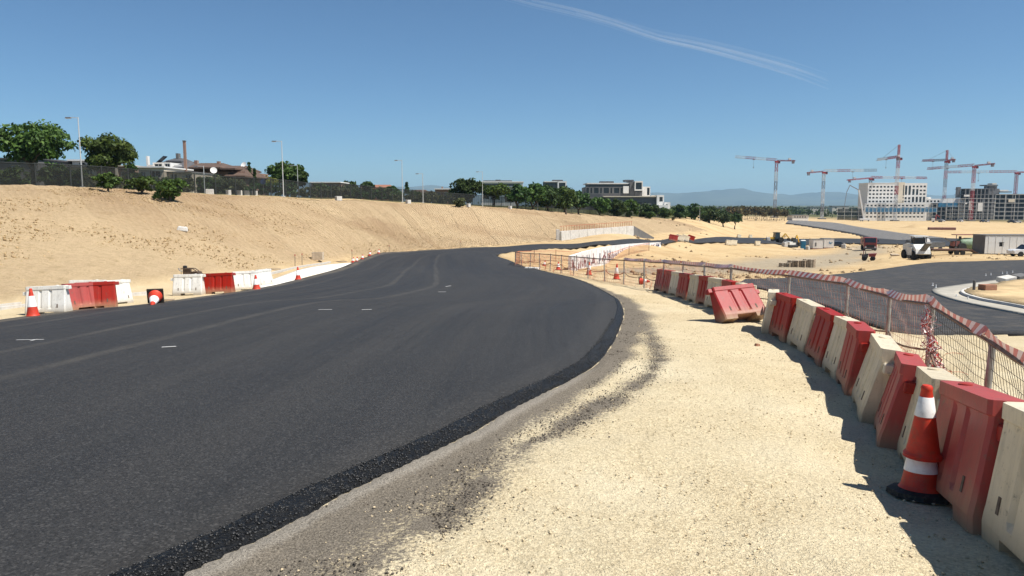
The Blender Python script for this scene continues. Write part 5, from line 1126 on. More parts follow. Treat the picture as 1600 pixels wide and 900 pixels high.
# chalk setting-out marks on the asphalt
M_CHALK = mat('chalk', (.42, .415, .40), .9, .2, 20)
for i, (px, py, w, d_, a) in enumerate([(47, 530.5, .75, .05, 5), (53, 531, .05, .28, 5), (264, 541.5, .34, .09, 18), (508, 483.5, .55, .08, 2), (573, 483.5, .40, .10, 12), (691, 456, .45, .12, 4), (700, 447, .6, .10, 60)]):
    p = hit(px, py, .07); o = obj('road_marking', MB().box((0, 0, 0), (w * .6, d_ * .7, .004)), M_CHALK, None, (p.x, p.y, p.z + .068), (math.atan(-.0545), 0, R(a))); o['kind'] = 'structure'
# ------------------------------------------------------------------ the dip on the right: island, cabin, machines
IS = [((1660, 428), (1660, 438)), ((1600, 434.5), (1600, 446)), ((1540, 443), (1550, 450.5)), ((1490, 450), (1515, 456)), ((1462, 454.5), (1503, 459.5)), ((1457, 459), (1500, 463)), ((1470, 466), (1508, 468)), ((1500, 475), (1530, 474.5)), ((1560, 488), (1572, 482.5)), ((1600, 496), (1605, 489)), ((1700, 512), (1700, 503))]
oi_ = catmull([hit(*a) for a, b in IS], 5); ii_ = catmull([hit(*b) for a, b in IS], 5)
M_DUSTC = mat('dusty_concrete', (.38, .35, .29), .9, .2, .8, .004, dirt=((.20, .18, .15), .4))
tag(obj('kerb_apron', loft([((u.x, u.y), (v.x, v.y)) for u, v in zip(oi_, ii_)], 5, lambda X, Y: .14 + .0004 * np.hypot(X, Y), .3), M_DUSTC), kind='structure')
tag(obj('island_kerb', loft([((v.x, v.y), (v.x + (v.x - u.x) / max(.1, (v - u).length) * .2, v.y + (v.y - u.y) / max(.1, (v - u).length) * .2)) for u, v in zip(oi_, ii_)], 3, lambda X, Y: .27 + 0 * X, .3), M_CONC), kind='structure')
cx_ = sum((v.x for v in ii_)) / len(ii_) + 14; cy_ = sum((v.y for v in ii_)) / len(ii_)
tag(obj('island_sand', loft([((v.x + .2, v.y), (cx_, cy_)) for v in ii_], 14, lambda X, Y: .22 + .4 * vnoise(X * .5, Y * .5, 41) * np.clip((X - 26) / 10, 0, 1) + .12 * vnoise(X * 2, Y * 2, 42), .1), mat('island_earth', (.50, .37, .21), .95, .35, .5, .05, spec=.05)), kind='structure')
for i, (px, py) in enumerate([(1540, 433), (1548, 432), (1566, 430), (1573, 429.5), (1582, 428), (1457, 449), (1462, 452), (1494, 468.5), (1512, 472.5)]):
    p = hit(px, py); o = smooth(obj('delineator', MB().lathe([(.06, 0), (.06, .02), (.028, .03), (.026, .15), (.02, .17), (.004, .175)], 10), M_REFL, None, p + Vector((0, 0, .1)))); tag(o, ['small white marker, first by the island along the side road', 'small white marker close beside the first by the island', 'small white marker, middle of the far side of the island', 'small white marker right of the middle one at the island', 'small white marker farthest along the island side road', 'small white marker at the island tip, upper one', 'small white marker at the island tip, lower one', 'small white marker on the near kerb of the island, left', 'small white marker on the near kerb of the island, right'][i], 'marker', 'markers round the island')
for i, (px, py, w, lb) in enumerate([(1571, 447, 1.0, 'grey concrete slab dumped on the island sand'), (1592, 443, .9, 'darker slab at the picture edge on the island sand')]):
    p = hit(px, py); tag(bevel(obj('concrete_slab', MB().box((0, 0, .45), (w, .6, .3)), M_GREYW if i else M_CONC, None, p, (R(8), R(-6), R(20))), .03), lb, 'slab')
p = hit(1542, 462); tag(bevel(obj('brick_pallet', MB().box((0, 0, .42), (.7, .5, .34)), M_BRICK, None, p, (0, 0, R(10))), .02), 'small brown brick pile on the island sand', 'bricks')
p = hit(1521, 462); tag(obj('bollard_post', MB().tube([(0, 0, .1), (0, 0, .8)], .07, 8), M_GREYW, None, p), 'dark short post standing at the island sand edge', 'post')
# site cabin
p = hit(1538, 397.5); cab = thing('site_cabin', 'long white corrugated site cabin with one small dark window', 'cabin', p, R(-3)); CL, CH, CD = 13.0, 2.75, 3.2
M_CABW = mat('white_corrugated', (.66, .66, .64), .6, .07, .5, dirt=((.45, .40, .33), .3))
wx0 = 2.0
mb = MB(); holed(mb, 0, CL, .12, CH, 0, [(wx0, wx0 + .62, 1.15, 1.75)], .15); mb.add([(0, 0, .12), (CL, 0, .12), (CL, CD, .12), (0, CD, .12), (0, 0, CH), (CL, 0, CH), (CL, CD, CH), (0, CD, CH)], [(1, 2, 6, 5), (2, 3, 7, 6), (3, 0, 4, 7), (4, 5, 6, 7)])
me = bpy.data.meshes.new('wall'); me.from_pydata(mb.v, [], mb.f); obj('wall', me, M_CABW, cab)
for k in range(13): obj('panel_rib', MB().box((k * 1.0 + .5, -.015, CH / 2 + .05), (.06, .03, CH - .25)), M_CABW, cab)
w_ = obj('window', MB().box((wx0 + .31, .12, 1.45), (.62, .05, .6)), M_GLASS, cab); obj('frame', MB().box((wx0 + .31, -.02, 1.77), (.7, .04, .05)), M_GREYW, w_)
obj('roof', MB().box((CL / 2, CD / 2, CH + .04), (CL + .1, CD + .1, .1)), M_GREYW, cab); obj('base', MB().box((CL / 2, CD / 2, .0), (CL - .1, CD - .1, .3)), M_BLK, cab); obj('end_panel', MB().box((-.02, CD / 2, CH / 2 + .06), (.04, CD - .1, CH - .2)), M_GREYW, cab)  # grey sheet over the cabin end: its shade is painted in
p = hit(1607, 401); car('white pickup parked in front of the site cabin', p, R(178), M_CARW, 'pickup')
# milling machine
p = hit(1431, 405); t = thing('milling_machine', 'big white road milling machine with black wheels on the sand', 'machine', p, R(-95)); M_MW = mat('machine_white', (.66, .66, .63), .5, .1, 2, dirt=((.2, .17, .13), .6)); M_MG = mat('machine_grey', (.10, .10, .10), .6, .3, 3)
bevel(obj('body', MB().prism([(-2.0, .9), (-2.1, 1.9), (-.9, 2.15), (1.0, 2.1), (1.9, 1.5), (2.1, .8), (.8, .6), (-.9, .6)], -.95, .95), M_MW, t), .06)
bevel(obj('engine_hood', MB().box((-1.3, 0, 2.2), (1.4, 1.5, .7), taper=(.85, .85)), M_MG, t), .06); obj('cab_frame', MB().bar((.1, -.8, 2.1), (.1, -.8, 3.1), .09).bar((.1, .8, 2.1), (.1, .8, 3.1), .09).bar((1.0, -.8, 2.0), (.9, -.8, 3.1), .09).bar((1.0, .8, 2.0), (.9, .8, 3.1), .09), M_BLK, t); bevel(obj('canopy', MB().box((.5, 0, 3.14), (1.4, 1.9, .12)), M_MW, t), .04); obj('cab_glass', MB().box((.52, 0, 2.55), (.8, 1.4, .8)), M_GLASS, t); bevel(obj('side_plate', MB().box((.6, -1.12, 1.15), (1.3, .1, 1.1)), M_MW, t), .03); bevel(obj('side_plate', MB().box((.6, 1.12, 1.15), (1.3, .1, 1.1)), M_MW, t), .03); obj('drum_housing', MB().tube([(.0, -1.0, .6), (.0, 1.0, .6)], .55, 14), M_MG, t); obj('conveyor', MB().bar((1.7, 0, 1.2), (3.4, 0, 2.4), .7, .25), M_MG, t); obj('mirror', MB().box((1.1, -1.15, 2.6), (.1, .25, .35)), M_BLK, t)
for x in (-1.4, 1.35):
    for y in (-.9, .9): wheel(t, x, y, .62, .62, .5)
p = hit(1452, 393); t = thing('white_van', 'white tipper lorry half hidden behind the milling machine', 'lorry', p, R(200))
bevel(obj('cab', MB().prism([(1.0, .5), (1.0, 1.9), (1.3, 2.3), (2.1, 2.3), (2.5, 1.4), (2.5, .5)], -.95, .95), M_CARW, t), .06); obj('windscreen', MB().prism([(2.14, 2.24), (2.47, 1.45), (2.52, 1.45), (2.18, 2.28)], -.85, .85), M_GLASS, t); obj('load_bed', MB().box((-.8, 0, 1.2), (3.4, 1.9, .9)), M_MG, t); obj('headboard', MB().box((.95, 0, 1.6), (.08, 1.9, 1.1)), M_MG, t)
for x in (-1.5, 1.7):
    for y in (-.85, .85): wheel(t, x, y, .42, .42, .28)
# low trailer with green spreader
p = hit(1484, 398); t = thing('low_trailer', 'rusty low flat trailer standing on the sand', 'trailer', p, R(-8)); M_RUSTY = mat('rusty_brown', (.13, .07, .045), .8, .4, 4)
obj('deck', MB().box((0, 0, .75), (5.2, 2.0, .16)), M_RUSTY, t); obj('chassis', MB().bar((-2.4, -.5, .6), (2.4, -.5, .6), .14).bar((-2.4, .5, .6), (2.4, .5, .6), .14), M_MG, t); obj('drawbar', MB().bar((-2.6, 0, .7), (-4.2, 0, .6), .12), M_MG, t); obj('ramp', MB().box((2.9, 0, .55), (.9, 1.8, .08), m=Matrix.Rotation(R(25), 3, 'Y')), M_RUSTY, t); obj('prop_leg', MB().bar((-4.0, 0, .62), (-4.0, 0, 0), .09), M_MG, t)
for x in (.5, 1.3):
    for y in (-.95, .95): wheel(t, x, y, .33, .33, .24)
M_GRN = mat('faded_green', (.16, .25, .16), .6, .25, 2, dirt=((.3, .25, .17), .6)); M_MAR = mat('faded_maroon', (.22, .07, .06), .6, .3, 3, dirt=((.3, .22, .15), .5))
p = hit(1508, 395); p.y += 4.5; p.x += 2.4; p.z = gz(p.x, p.y); t = thing('green_tanker', 'faded green tank spreader with big spoked wheel beside the cabin', 'machine', p, R(5))
smooth(obj('tank', MB().lathe([(.05, -1.6), (.7, -1.5), (.85, -1.2), (.85, 1.2), (.7, 1.5), (.05, 1.6)], 20), M_GRN, t, (.7, 0, 1.35), (0, R(90), 0)), 30); obj('frame', MB().bar((-1.8, -.5, .75), (2.3, -.5, .75), .14).bar((-1.8, .5, .75), (2.3, .5, .75), .14), M_MG, t); wheel(t, -.9, -.95, .75, .75, .3); wheel(t, -.9, .95, .75, .75, .3); wheel(t, 1.9, -.8, .42, .42, .25); wheel(t, 1.9, .8, .42, .42, .25); obj('engine', MB().box((-1.4, 0, 1.35), (1.0, .9, .8)), M_MAR, t); obj('seat', MB().box((-.4, 0, 2.0), (.5, .5, .12)).box((-.62, 0, 2.25), (.1, .5, .5)), M_BLK, t); obj('boom', MB().bar((-2.0, 0, 1.6), (-3.1, 0, 2.2), .22), M_MG, t); obj('rack', MB().box((-.2, 0, 2.75), (3.0, 1.2, .12)), M_MAR, t); obj('rack_post', MB().bar((-1.6, -.5, .8), (-1.6, -.5, 2.7), .08).bar((1.2, -.5, 2.0), (1.2, -.5, 2.7), .08), M_MG, t)
p = hit(1520, 378); p = gp(1520, 125); t = thing('green_generator', 'green lattice sided generator behind the green spreader', 'machine', p); bevel(obj('housing', MB().box((0, 0, 1.4), (2.6, 1.6, 1.8)), M_GRN, t), .05); obj('grille', MB().box((0, -.83, 1.5), (1.6, .05, 1.0)), M_MG, t); obj('exhaust', MB().tube([(.8, 0, 2.3), (.8, 0, 2.8)], .08, 8), M_MG, t); obj('skid', MB().box((0, 0, .3), (2.7, 1.5, .5)), M_MG, t)
# red truck and small dumper
p = hit(1357, 391.5); t = thing('red_truck', 'dark red dump truck facing us on the haul track', 'truck', p, R(-110)); M_TRED = mat('truck_red', (.24, .035, .035), .4, .15, 2, dirt=((.28, .2, .13), .5))
bevel(obj('cab', MB().prism([(1.2, .7), (1.2, 2.5), (1.4, 2.75), (2.5, 2.75), (2.9, 1.7), (2.9, .6)], -1.15, 1.15), M_TRED, t), .07); obj('windscreen', MB().prism([(2.55, 2.6), (2.87, 1.75), (2.93, 1.75), (2.6, 2.64)], -1.0, 1.0), M_GLASS, t); obj('grille', MB().box((2.92, 0, 1.05), (.06, 1.5, .5)), M_BLK, t); obj('bumper', MB().box((2.95, 0, .55), (.2, 2.3, .3)), M_MG, t)
for y in (-.85, .85): obj('headlight', MB().box((2.96, y, .85), (.06, .3, .2)), M_HEADL, t)
obj('tipper_body', MB().prism([(-3.6, 1.2), (-3.9, 2.5), (1.0, 2.7), (1.0, 1.2)], -1.2, 1.2), M_TRED, t); obj('chassis', MB().box((-.6, 0, .9), (6.4, .9, .25)), M_MG, t); obj('mirror', MB().box((2.6, -1.35, 2.1), (.1, .2, .45)).box((2.6, 1.35, 2.1), (.1, .2, .45)), M_BLK, t)
for x in (2.0, -1.6, -2.8):
    for y in (-.98, .98): wheel(t, x, y, .5, .5, .35)
p = hit(1357, 407.5); t = thing('site_dumper', 'small dark red site dumper parked below the red truck', 'dumper', p, R(-30))
obj('skip', MB().prism([(.1, .62), (-.05, 1.05), (1.05, 1.15), (.85, .6)], -.55, .55), M_TRED, t); obj('engine', MB().box((-.5, 0, .72), (.8, .7, .5)), M_MG, t); obj('seat', MB().box((-.25, 0, 1.0), (.4, .45, .1)).box((-.45, 0, 1.2), (.08, .45, .4)), M_BLK, t); obj('roll_bar', MB().tube([(-.7, -.35, .8), (-.7, -.35, 1.45), (-.7, .35, 1.45), (-.7, .35, .8)], .04, 6), M_MAR, t)
for x in (-.55, .55):
    for y in (-.52, .52): wheel(t, x, y, .34, .34, .26)
# pallets of stacked blocks by the tape
for i, (px, py) in enumerate([(1227, 432), (1240, 431.5), (1251, 431), (1264, 430.5)]):
    p = gp(px, 80); t = thing('pallet_stack', ['low pallet stack, leftmost behind the striped tape', 'pallet stack, second behind the striped tape', 'narrow pallet stack, third behind the striped tape', 'tallest pallet stack at the end behind the striped tape'][i], 'pallet', p, R(-35), 'pallets behind the fence')
    hts = (3, 5, 5, 6)[i]
    for k in range(hts):
        for s in (-.4, 0, .4): obj('board', MB().box((0, s, k * .15 + .13), (1.2, .24, .03)), M_PWOOD, t)
        for s in (-.5, 0, .5): obj('block', MB().box((s, 0, k * .15 + .06), (.1, 1.0, .1)), M_WOOD, t)
# yellow machines, toilet, huts
p = gp(1213, 195); t = thing('backhoe_loader', 'yellow backhoe loader with dark cab beside the road strip', 'digger', p, R(185)); 
bevel(obj('hood', MB().box((1.4, 0, 1.15), (1.6, .9, .7)), M_YEL, t), .05); obj('cab', MB().box((0, 0, 1.85), (1.4, 1.5, 1.6), taper=(.85, .9)), M_GLASS, t); obj('cab_roof', MB().box((0, 0, 2.7), (1.5, 1.6, .12)), M_BLK, t); obj('chassis', MB().box((.4, 0, .75), (3.4, 1.0, .4)), M_BLK, t); obj('loader_arm', MB().bar((1.2, -.6, 1.4), (2.9, -.6, .5), .16).bar((1.2, .6, 1.4), (2.9, .6, .5), .16), M_YEL, t); obj('bucket', MB().prism([(2.8, .15), (2.8, .9), (3.1, .9), (3.6, .15)], -1.1, 1.1), M_YEL, t); obj('boom', MB().bar((-1.2, 0, 1.0), (-2.4, 0, 2.4), .25).bar((-2.4, 0, 2.4), (-3.4, 0, 1.2), .2), M_YEL, t); obj('dig_bucket', MB().prism([(-3.7, .5), (-3.6, 1.2), (-3.1, 1.2), (-3.0, .7)], -.35, .35), M_BLK, t)
for y in (-.85, .85): wheel(t, -.9, y, .75, .75, .45); wheel(t, 1.7, y, .5, .5, .35)
p = gp(1236, 178); t = thing('excavator', 'small yellow and white tracked excavator with raised arm', 'digger', p, R(25))
for y in (-.75, .75): bevel(obj('track', MB().prism([(-1.3, .12), (-1.45, .4), (-1.2, .65), (1.2, .65), (1.45, .4), (1.3, .12)], y - .22, y + .22), M_BLK, t), .04)
bevel(obj('house', MB().box((-.3, 0, 1.15), (2.0, 1.5, .8)), M_MW, t), .06); obj('cab', MB().box((.3, -.4, 1.9), (1.0, .75, 1.1), taper=(.85, .9)), M_GLASS, t); obj('boom', MB().bar((.8, .2, 1.2), (2.0, .2, 3.0), .28), M_YEL, t); obj('stick', MB().bar((2.0, .2, 3.0), (2.7, .2, 1.3), .2), M_YEL, t); obj('bucket', MB().prism([(2.4, .6), (2.4, 1.3), (2.9, 1.3), (3.0, .8)], -.15, .55), M_BLK, t); obj('ram', MB().bar((.9, .2, 1.7), (1.7, .2, 2.8), .1), M_STEEL, t)
p = gp(1254.5, 180); t = thing('portable_toilet', 'blue portable toilet standing next to the white huts', 'toilet', p, R(-15)); M_TBL = mat('toilet_blue', (.02, .16, .30), .5, .1)
bevel(obj('cabin', MB().box((0, 0, 1.1), (1.15, 1.15, 2.1)), M_TBL, t), .05); obj('roof', MB().box((0, 0, 2.22), (1.2, 1.2, .18), taper=(.7, .7)), M_MW, t); d_ = obj('door', MB().box((0, -.59, 1.05), (.75, .04, 1.8)), M_TBL, t); obj('handle', MB().box((.28, -.63, 1.05), (.05, .05, .2)), M_BLK, d_); obj('base', MB().box((0, 0, .04), (1.2, 1.2, .12)), M_BLK, t)
for i, (px, lb) in enumerate([(1274.5, 'white hut with a door beside the blue toilet'), (1291.5, 'white hut with blue sign marks, right of the other hut')]):
    p = gp(px, 182); t = thing('white_hut', lb, 'hut', p, R(-6), 'site huts'); M_HUT = M_CABW
    bevel(obj('wall', MB().box((0, 0, 1.35), (2.35, 3.4, 2.15)), M_WWALL, t), .03); obj('roof', MB().box((0, 0, 2.46), (2.45, 3.5, .1)), M_GREYW, t); obj('base', MB().box((0, 0, .15), (2.3, 3.3, .34)), M_TRED, t)
    if i == 0: obj('door', MB().box((-.55, -1.72, 1.25), (.32, .04, .9)), M_GREYW, t)
    else: obj('sign', MB().box((.1, -1.72, 1.5), (.2, .03, .5)).box((.4, -1.72, 1.35), (.25, .03, .4)).box((.7, -1.72, 1.5), (.15, .03, .3)), M_TBL, t)
    for k in range(6): obj('panel_rib', MB().box((-1.0 + k * .4, -1.705, 1.35), (.04, .03, 2.0)), M_WWALL, t)
M_BAG = mat('grey_bulk_bag', (.45, .43, .40), .9, .2, 2)
for i, (px, Y, w, lb) in enumerate([(1200, 192, 1.0, 'grey bulk bag left of the yellow loader'), (1226, 176, 1.1, 'grey bulk bag between the loader and the excavator'), (1262, 176, .8, 'grey bulk bag beside the blue toilet'), (1318, 172, 1.0, 'grey bulk bag alone right of the dark estate car')]):
    t = thing('bulk_bag', lb, 'bag', gp(px, Y), R(20 * i), 'bulk bags in the yard'); bevel(obj('sack', MB().box((0, 0, w * .5), (w, w, w), taper=(.86, .9)), M_BAG, t), .12, 3)
    for sx_ in (-.35, .35): obj('strap', MB().tube([(sx_ * w, -.3 * w, w), (sx_ * w, 0, w * 1.25), (sx_ * w, .3 * w, w)], .04, 5), M_BAG, t)
for i, (px, Y, lb) in enumerate([(1247, 168, 'stack of timber planks in front of the excavator'), (1330, 160, 'stack of timber planks left of the red truck'), (1398, 118, 'stack of timber planks beside the dirt heap')]):
    t = thing('timber_stack', lb, 'timber', gp(px, Y), R(30 + 20 * i), 'timber stacks in the yard')
    for k in range(8): obj('plank', MB().box((0, (k % 4) * .27 - .4, .08 + .13 * (k // 4)), (2.6, .24, .11)), M_PWOOD, t)
p = gp(1305, 190); car('dark estate car parked beside the white huts', p, R(170), M_CARD)
# little barriers beside the far strip of road
for i, (px, py, c, lb) in enumerate([(1051, 376.5, 'red', 'red barrier, first of the short row before the far road strip'), (1061, 376.3, 'white', 'white barrier, second of the short row before the far road strip'), (1069, 376.2, 'white', 'white barrier, third of the short row before the far road strip'), (1078, 376, 'red', 'red barrier ending the short row before the far road strip'), (1138, 383, 'white', 'white barrier, left of a pair in front of the far road strip'), (1146, 383, 'white', 'white barrier, right of a pair in front of the far road strip'), (1183, 384, 'white', 'lone white barrier near the yellow loader'), (1154, 372.5, 'white', 'white barrier on the far verge of the road strip, left'), (1172, 372.5, 'white', 'white barrier on the far verge of the road strip, right')]):
    p = hit(px, py); t = make_barrier(c); seat(t, p.x, p.y, R(5 * i)); tag(t, lb, group='barriers by the far road strip')
    t.scale = (1.35, 1.35, 1.35)
# ------------------------------------------------------------------ tower block and frames under construction
D = 600.0
h = Site('white_tower', 'white seven storey block with square dark windows behind the cranes', 1400, D, 'building')
rowsy = [(290.6, 293.2), (296.3, 298.9), (302.0, 304.6), (307.7, 310.3), (313.4, 316.0), (319.1, 321.7)]
colsx = [1355.6 + 5.55 * i for i in range(8)]
h.wall(1353.5, 1400, 286.5, 0, 16, [(x, x + 3.5, a, b) for x in colsx for a, b in rowsy], M_WWALL, False, .5)
h.wall(1400, 1410, 284.8, -.6, 15, [(1407.6, 1409.3, 289, 305.5), (1407.6, 1409.3, 307.7, 310), (1407.6, 1409.3, 313.4, 316)], M_CREAM, False, .5)
R_ = [(1411.5, 1415, 290, 304.6), (1417, 1420.6, 290, 304.6)] + [(x, x + 3.6, 290, 292.8) for x in (1423, 1428.8, 1434.5, 1440)] + [(1423, 1426.6, 295.3, 304.6), (1428.8, 1432.3, 295.3, 304.6)] + [(x, x + 3.6, a, b) for x in (1434.5, 1440) for a, b in rowsy[1:3]] + [(1411.5, 1415, 308, 311.6), (1417, 1420.6, 308, 311.6), (1411.5, 1415, 313.2, 316), (1417, 1420.6, 313.2, 316)] + [(x, x + 3.6, 307.4, 316) for x in (1423, 1428.8, 1434.5, 1440)]
h.wall(1410, 1445.5, 286, .3, 16, R_, M_WWALL, False, .5); h.slab(1353, 1400, 285.6, 286.5, -.2, 16.4, M_WWALL, 'parapet')
h = Site('podium', 'low white podium wing with two rows of windows under blue netting', 1410, D - 14, 'building')
h.wall(1350, 1447, 317.5, 0, 10, [(x, x + 3.6, a, b) for x in [1353 + 6.1 * i for i in range(15)] for a, b in ((331.5, 334.3), (337.3, 340))] + [(x, x + 3.6, 320, 322.5) for x in [1353 + 6.1 * i for i in range(15)]], M_WWALL, False, .6)
h = Site('white_link', 'low white linking block between the tower and the frame building', 1462, D, 'building')
h.wall(1445.5, 1506, 310.5, .3, 12, [(x, x + 3.4, 313, 316) for x in (1446.5, 1452, 1457.5, 1463)] + [], M_WWALL, False, .5); h.slab(1453, 1457, 308, 310.5, 4, 4, M_WWALL, 'roof_box')
M_RAWC = mat('raw_concrete', (.15, .148, .15), .9, .2, .4); M_DARKIN = mat('interior_shade', (.035, .036, .042), .9, .3, .3)
def frame_building(name, label, px0, px1, ys, step, Y, white, dep=14, grp=None):
    h = Site(name, label, (px0 + px1) / 2, Y, 'building'); x0, x1 = h.x(px0), h.x(px1)
    for i, y in enumerate(ys): obj('floor_slab', MB().box(((x0 + x1) / 2, dep / 2, h.z(y)), (x1 - x0, dep, .45)), M_RAWC, h.t)
    zb = h.z(ys[-1])
    cm = MB().box((0, 0, 0), (.7, .7, 1.0)).mesh('column'); cm.materials.append(M_WWALL if white else M_RAWC)
    n = int((px1 - px0) / step) + 1
    for i in range(n):
        x = x0 + .5 + (x1 - x0 - 1.0) * i / (n - 1)
        for ya, yb in zip(ys[:-1], ys[1:]):
            za, zc = h.z(ya) - .225, h.z(yb) + .225
            o = obj('column', cm, None, h.t, (x, .35, (za + zc) / 2)); o.scale = (1, 1, za - zc)
    obj('back_wall', MB().box(((x0 + x1) / 2, dep * .45, (h.z(ys[0]) + zb) / 2), (x1 - x0 - 1, .4, h.z(ys[0]) - zb)), M_DARKIN, h.t)  # near-black sheet; the shade between the floors is put into its colour
    return h
h = frame_building('frame_building', 'bare frame building with white columns behind the right hand scaffold', 1505, 1549, [295, 304, 310.5, 317, 323.5, 330, 336.5, 343], 5.6, D - 4, False)
for a, b, c, d_ in ((1503.5, 1512, 304.4, 307.2), (1503.5, 1509, 317, 319), (1512, 1517, 314, 328), (1526, 1534, 317, 330)): h.slab(a, b, c, d_, -.3, .25, M_WWALL, 'infill_panel')
h.slab(1499.5, 1504, 292, 309, 5, 3, M_RAWC, 'stair_core')
h = frame_building('dark_frame_building', 'long dark concrete frame building at the picture edge under cranes', 1549, 1660, [303.5, 310.5, 317, 323.5, 330, 336.5, 343], 9.5, D, False)
h.slab(1546, 1558, 290.5, 303.5, 3, 7, M_RAWC, 'lift_core'); h.slab(1540, 1558, 288.5, 290.3, 2, 9, M_RAWC, 'core_roof'); h.slab(1550, 1557, 286.2, 288, 3, 6, M_CREAM, 'core_top'); h.slab(1540.5, 1542, 290.3, 296, 2.5, 1, M_RAWC, 'column'); h.slab(1558, 1562, 294.5, 303.5, 3, 6, M_RAWC, 'lift_core'); h.slab(1562, 1580, 299, 300.6, 2, 9, M_RAWC, 'upper_slab'); h.slab(1563, 1576, 296.6, 298.6, 3, 6, M_WWALL, 'white_upstand'); h.slab(1573, 1583, 311, 316, -.4, .3, M_CREAM, 'infill_panel')
frame_building('low_frame_building', 'low dark frame storeys between the podium and the bare frame building', 1462, 1506, [317.5, 323.5, 330, 336.5, 343], 6.3, D - 8, False)
M_SCAF = mat('scaffold_steel', (.52, .52, .50), .5, .15, metal=.2)
def scaffold(name, label, px0, px1, ys, step, Y, w=.20):
    h = Site(name, label, (px0 + px1) / 2, Y, 'scaffold'); z0, z1 = h.z(ys[-1]), h.z(ys[0]); n = max(2, int((px1 - px0) / step))
    vm = MB().box((0, 0, (z0 + z1) / 2), (w, w, z1 - z0)).mesh('standard'); vm.materials.append(M_SCAF)
    for i in range(n + 1):
        x = h.x(px0 + (px1 - px0) * i / n)
        obj('standard', vm, None, h.t, (x, 0, 0))
    lm = MB().box((0, 0, 0), (h.x(px1) - h.x(px0), w * .8, w * .9)).mesh('ledger'); lm.materials.append(M_SCAF)
    for y in ys[:-1]: obj('ledger', lm, None, h.t, ((h.x(px0) + h.x(px1)) / 2, -w, h.z(y)))
    return h
scaffold('scaffold', 'pale scaffold grid in front of the white podium', 1350, 1462, [319, 325, 331.5, 337.5, 343.5], 6.2, D - 26)
scaffold('scaffold', 'tall pale scaffold grid before the bare frame building', 1478, 1552, [310, 316, 322, 328, 334, 339, 343.5], 9, D - 24, .24)
scaffold('scaffold', 'pale scaffold grid before the long dark concrete frame', 1553, 1660, [304, 311, 317.5, 324.5, 331, 337.5, 343.5], 13.5, D - 24, .30)
h = scaffold('scaffold', 'dark low scaffold left of the white tower', 1308, 1352, [324, 331, 337, 343.5], 11, D - 20, .2)
h.slab(1309, 1351, 326, 343.5, 1.0, .15, M_VEIL, 'screen')
m, N, L, P, O = nodes('blue_safety_net'); P.inputs['Base Color'].default_value = (.012, .13, .26, 1); P.inputs['Roughness'].default_value = .7
tr = N.new('ShaderNodeBsdfTransparent'); xm = N.new('ShaderNodeMixShader'); tcx = N.new('ShaderNodeTexCoord').outputs['Object']; L.new(ramp_n(N, L, noise_n(N, L, tcx, .25, 4), [(.35, .5), (.6, .95)]), xm.inputs[0]); L.new(tr.outputs[0], xm.inputs[1]); L.new(P.outputs[0], xm.inputs[2]); L.new(xm.outputs[0], O.inputs[0]); M_BNET = m
h = Site('safety_net', 'band of blue safety netting hung on the podium scaffold', 1405, D - 24, 'netting')
for i in range(18):
    a = 1351 + i * 6.2; h.slab(a, a + 5.9, 323.6 + .4 * (i % 3), 331.8 - .3 * (i % 2), -.5, .06, M_BNET, 'net_panel')
h = Site('green_net', 'blue green safety netting beside the bare frame building', 1478, D - 22, 'netting')
for i in range(5):
    a = 1464 + i * 6; h.slab(a, a + 5.7, 317 + .5 * (i % 2), 323.5, -.5, .06, M_BNET, 'net_panel')
# ------------------------------------------------------------------ tower cranes
M_CRED = mat('crane_red', (.33, .02, .02), .5, .1); M_CWHT = mat('crane_white', (.55, .55, .55), .5, .08); M_CGRY = mat('crane_grey', (.20, .19, .21), .6, .1)
CM = {'r': M_CRED, 'w': M_CWHT, 'g': M_CGRY}
def lattice(a, b, w, bar, pitch, tri=False, hgt=None):
    a = Vector(a); b = Vector(b); d = (b - a); Ln = d.length; d.normalize(); up = Vector((0, 0, 1)) if abs(d.z) < .9 else Vector((0, 1, 0)); s_ = d.cross(up).normalized(); u = s_.cross(d); hgt = hgt or w
    ch = [s_ * w / 2 - u * hgt / 2, -s_ * w / 2 - u * hgt / 2] + ([u * hgt / 2] if tri else [-s_ * w / 2 + u * hgt / 2, s_ * w / 2 + u * hgt / 2])
    mb = MB(); n = max(1, round(Ln / pitch))
    for c_ in ch: mb.bar(a + c_, b + c_, bar)
    for k in range(n):
        p0, p1 = a + d * (Ln * k / n), a + d * (Ln * (k + 1) / n)
        for j in range(len(ch)):
            c0, c1 = ch[j], ch[(j + 1) % len(ch)]
            mb.bar(p0 + (c0 if k % 2 else c1), p1 + (c1 if k % 2 else c0), bar * .7); mb.bar(p1 + c0, p1 + c1, bar * .6)
    return mb
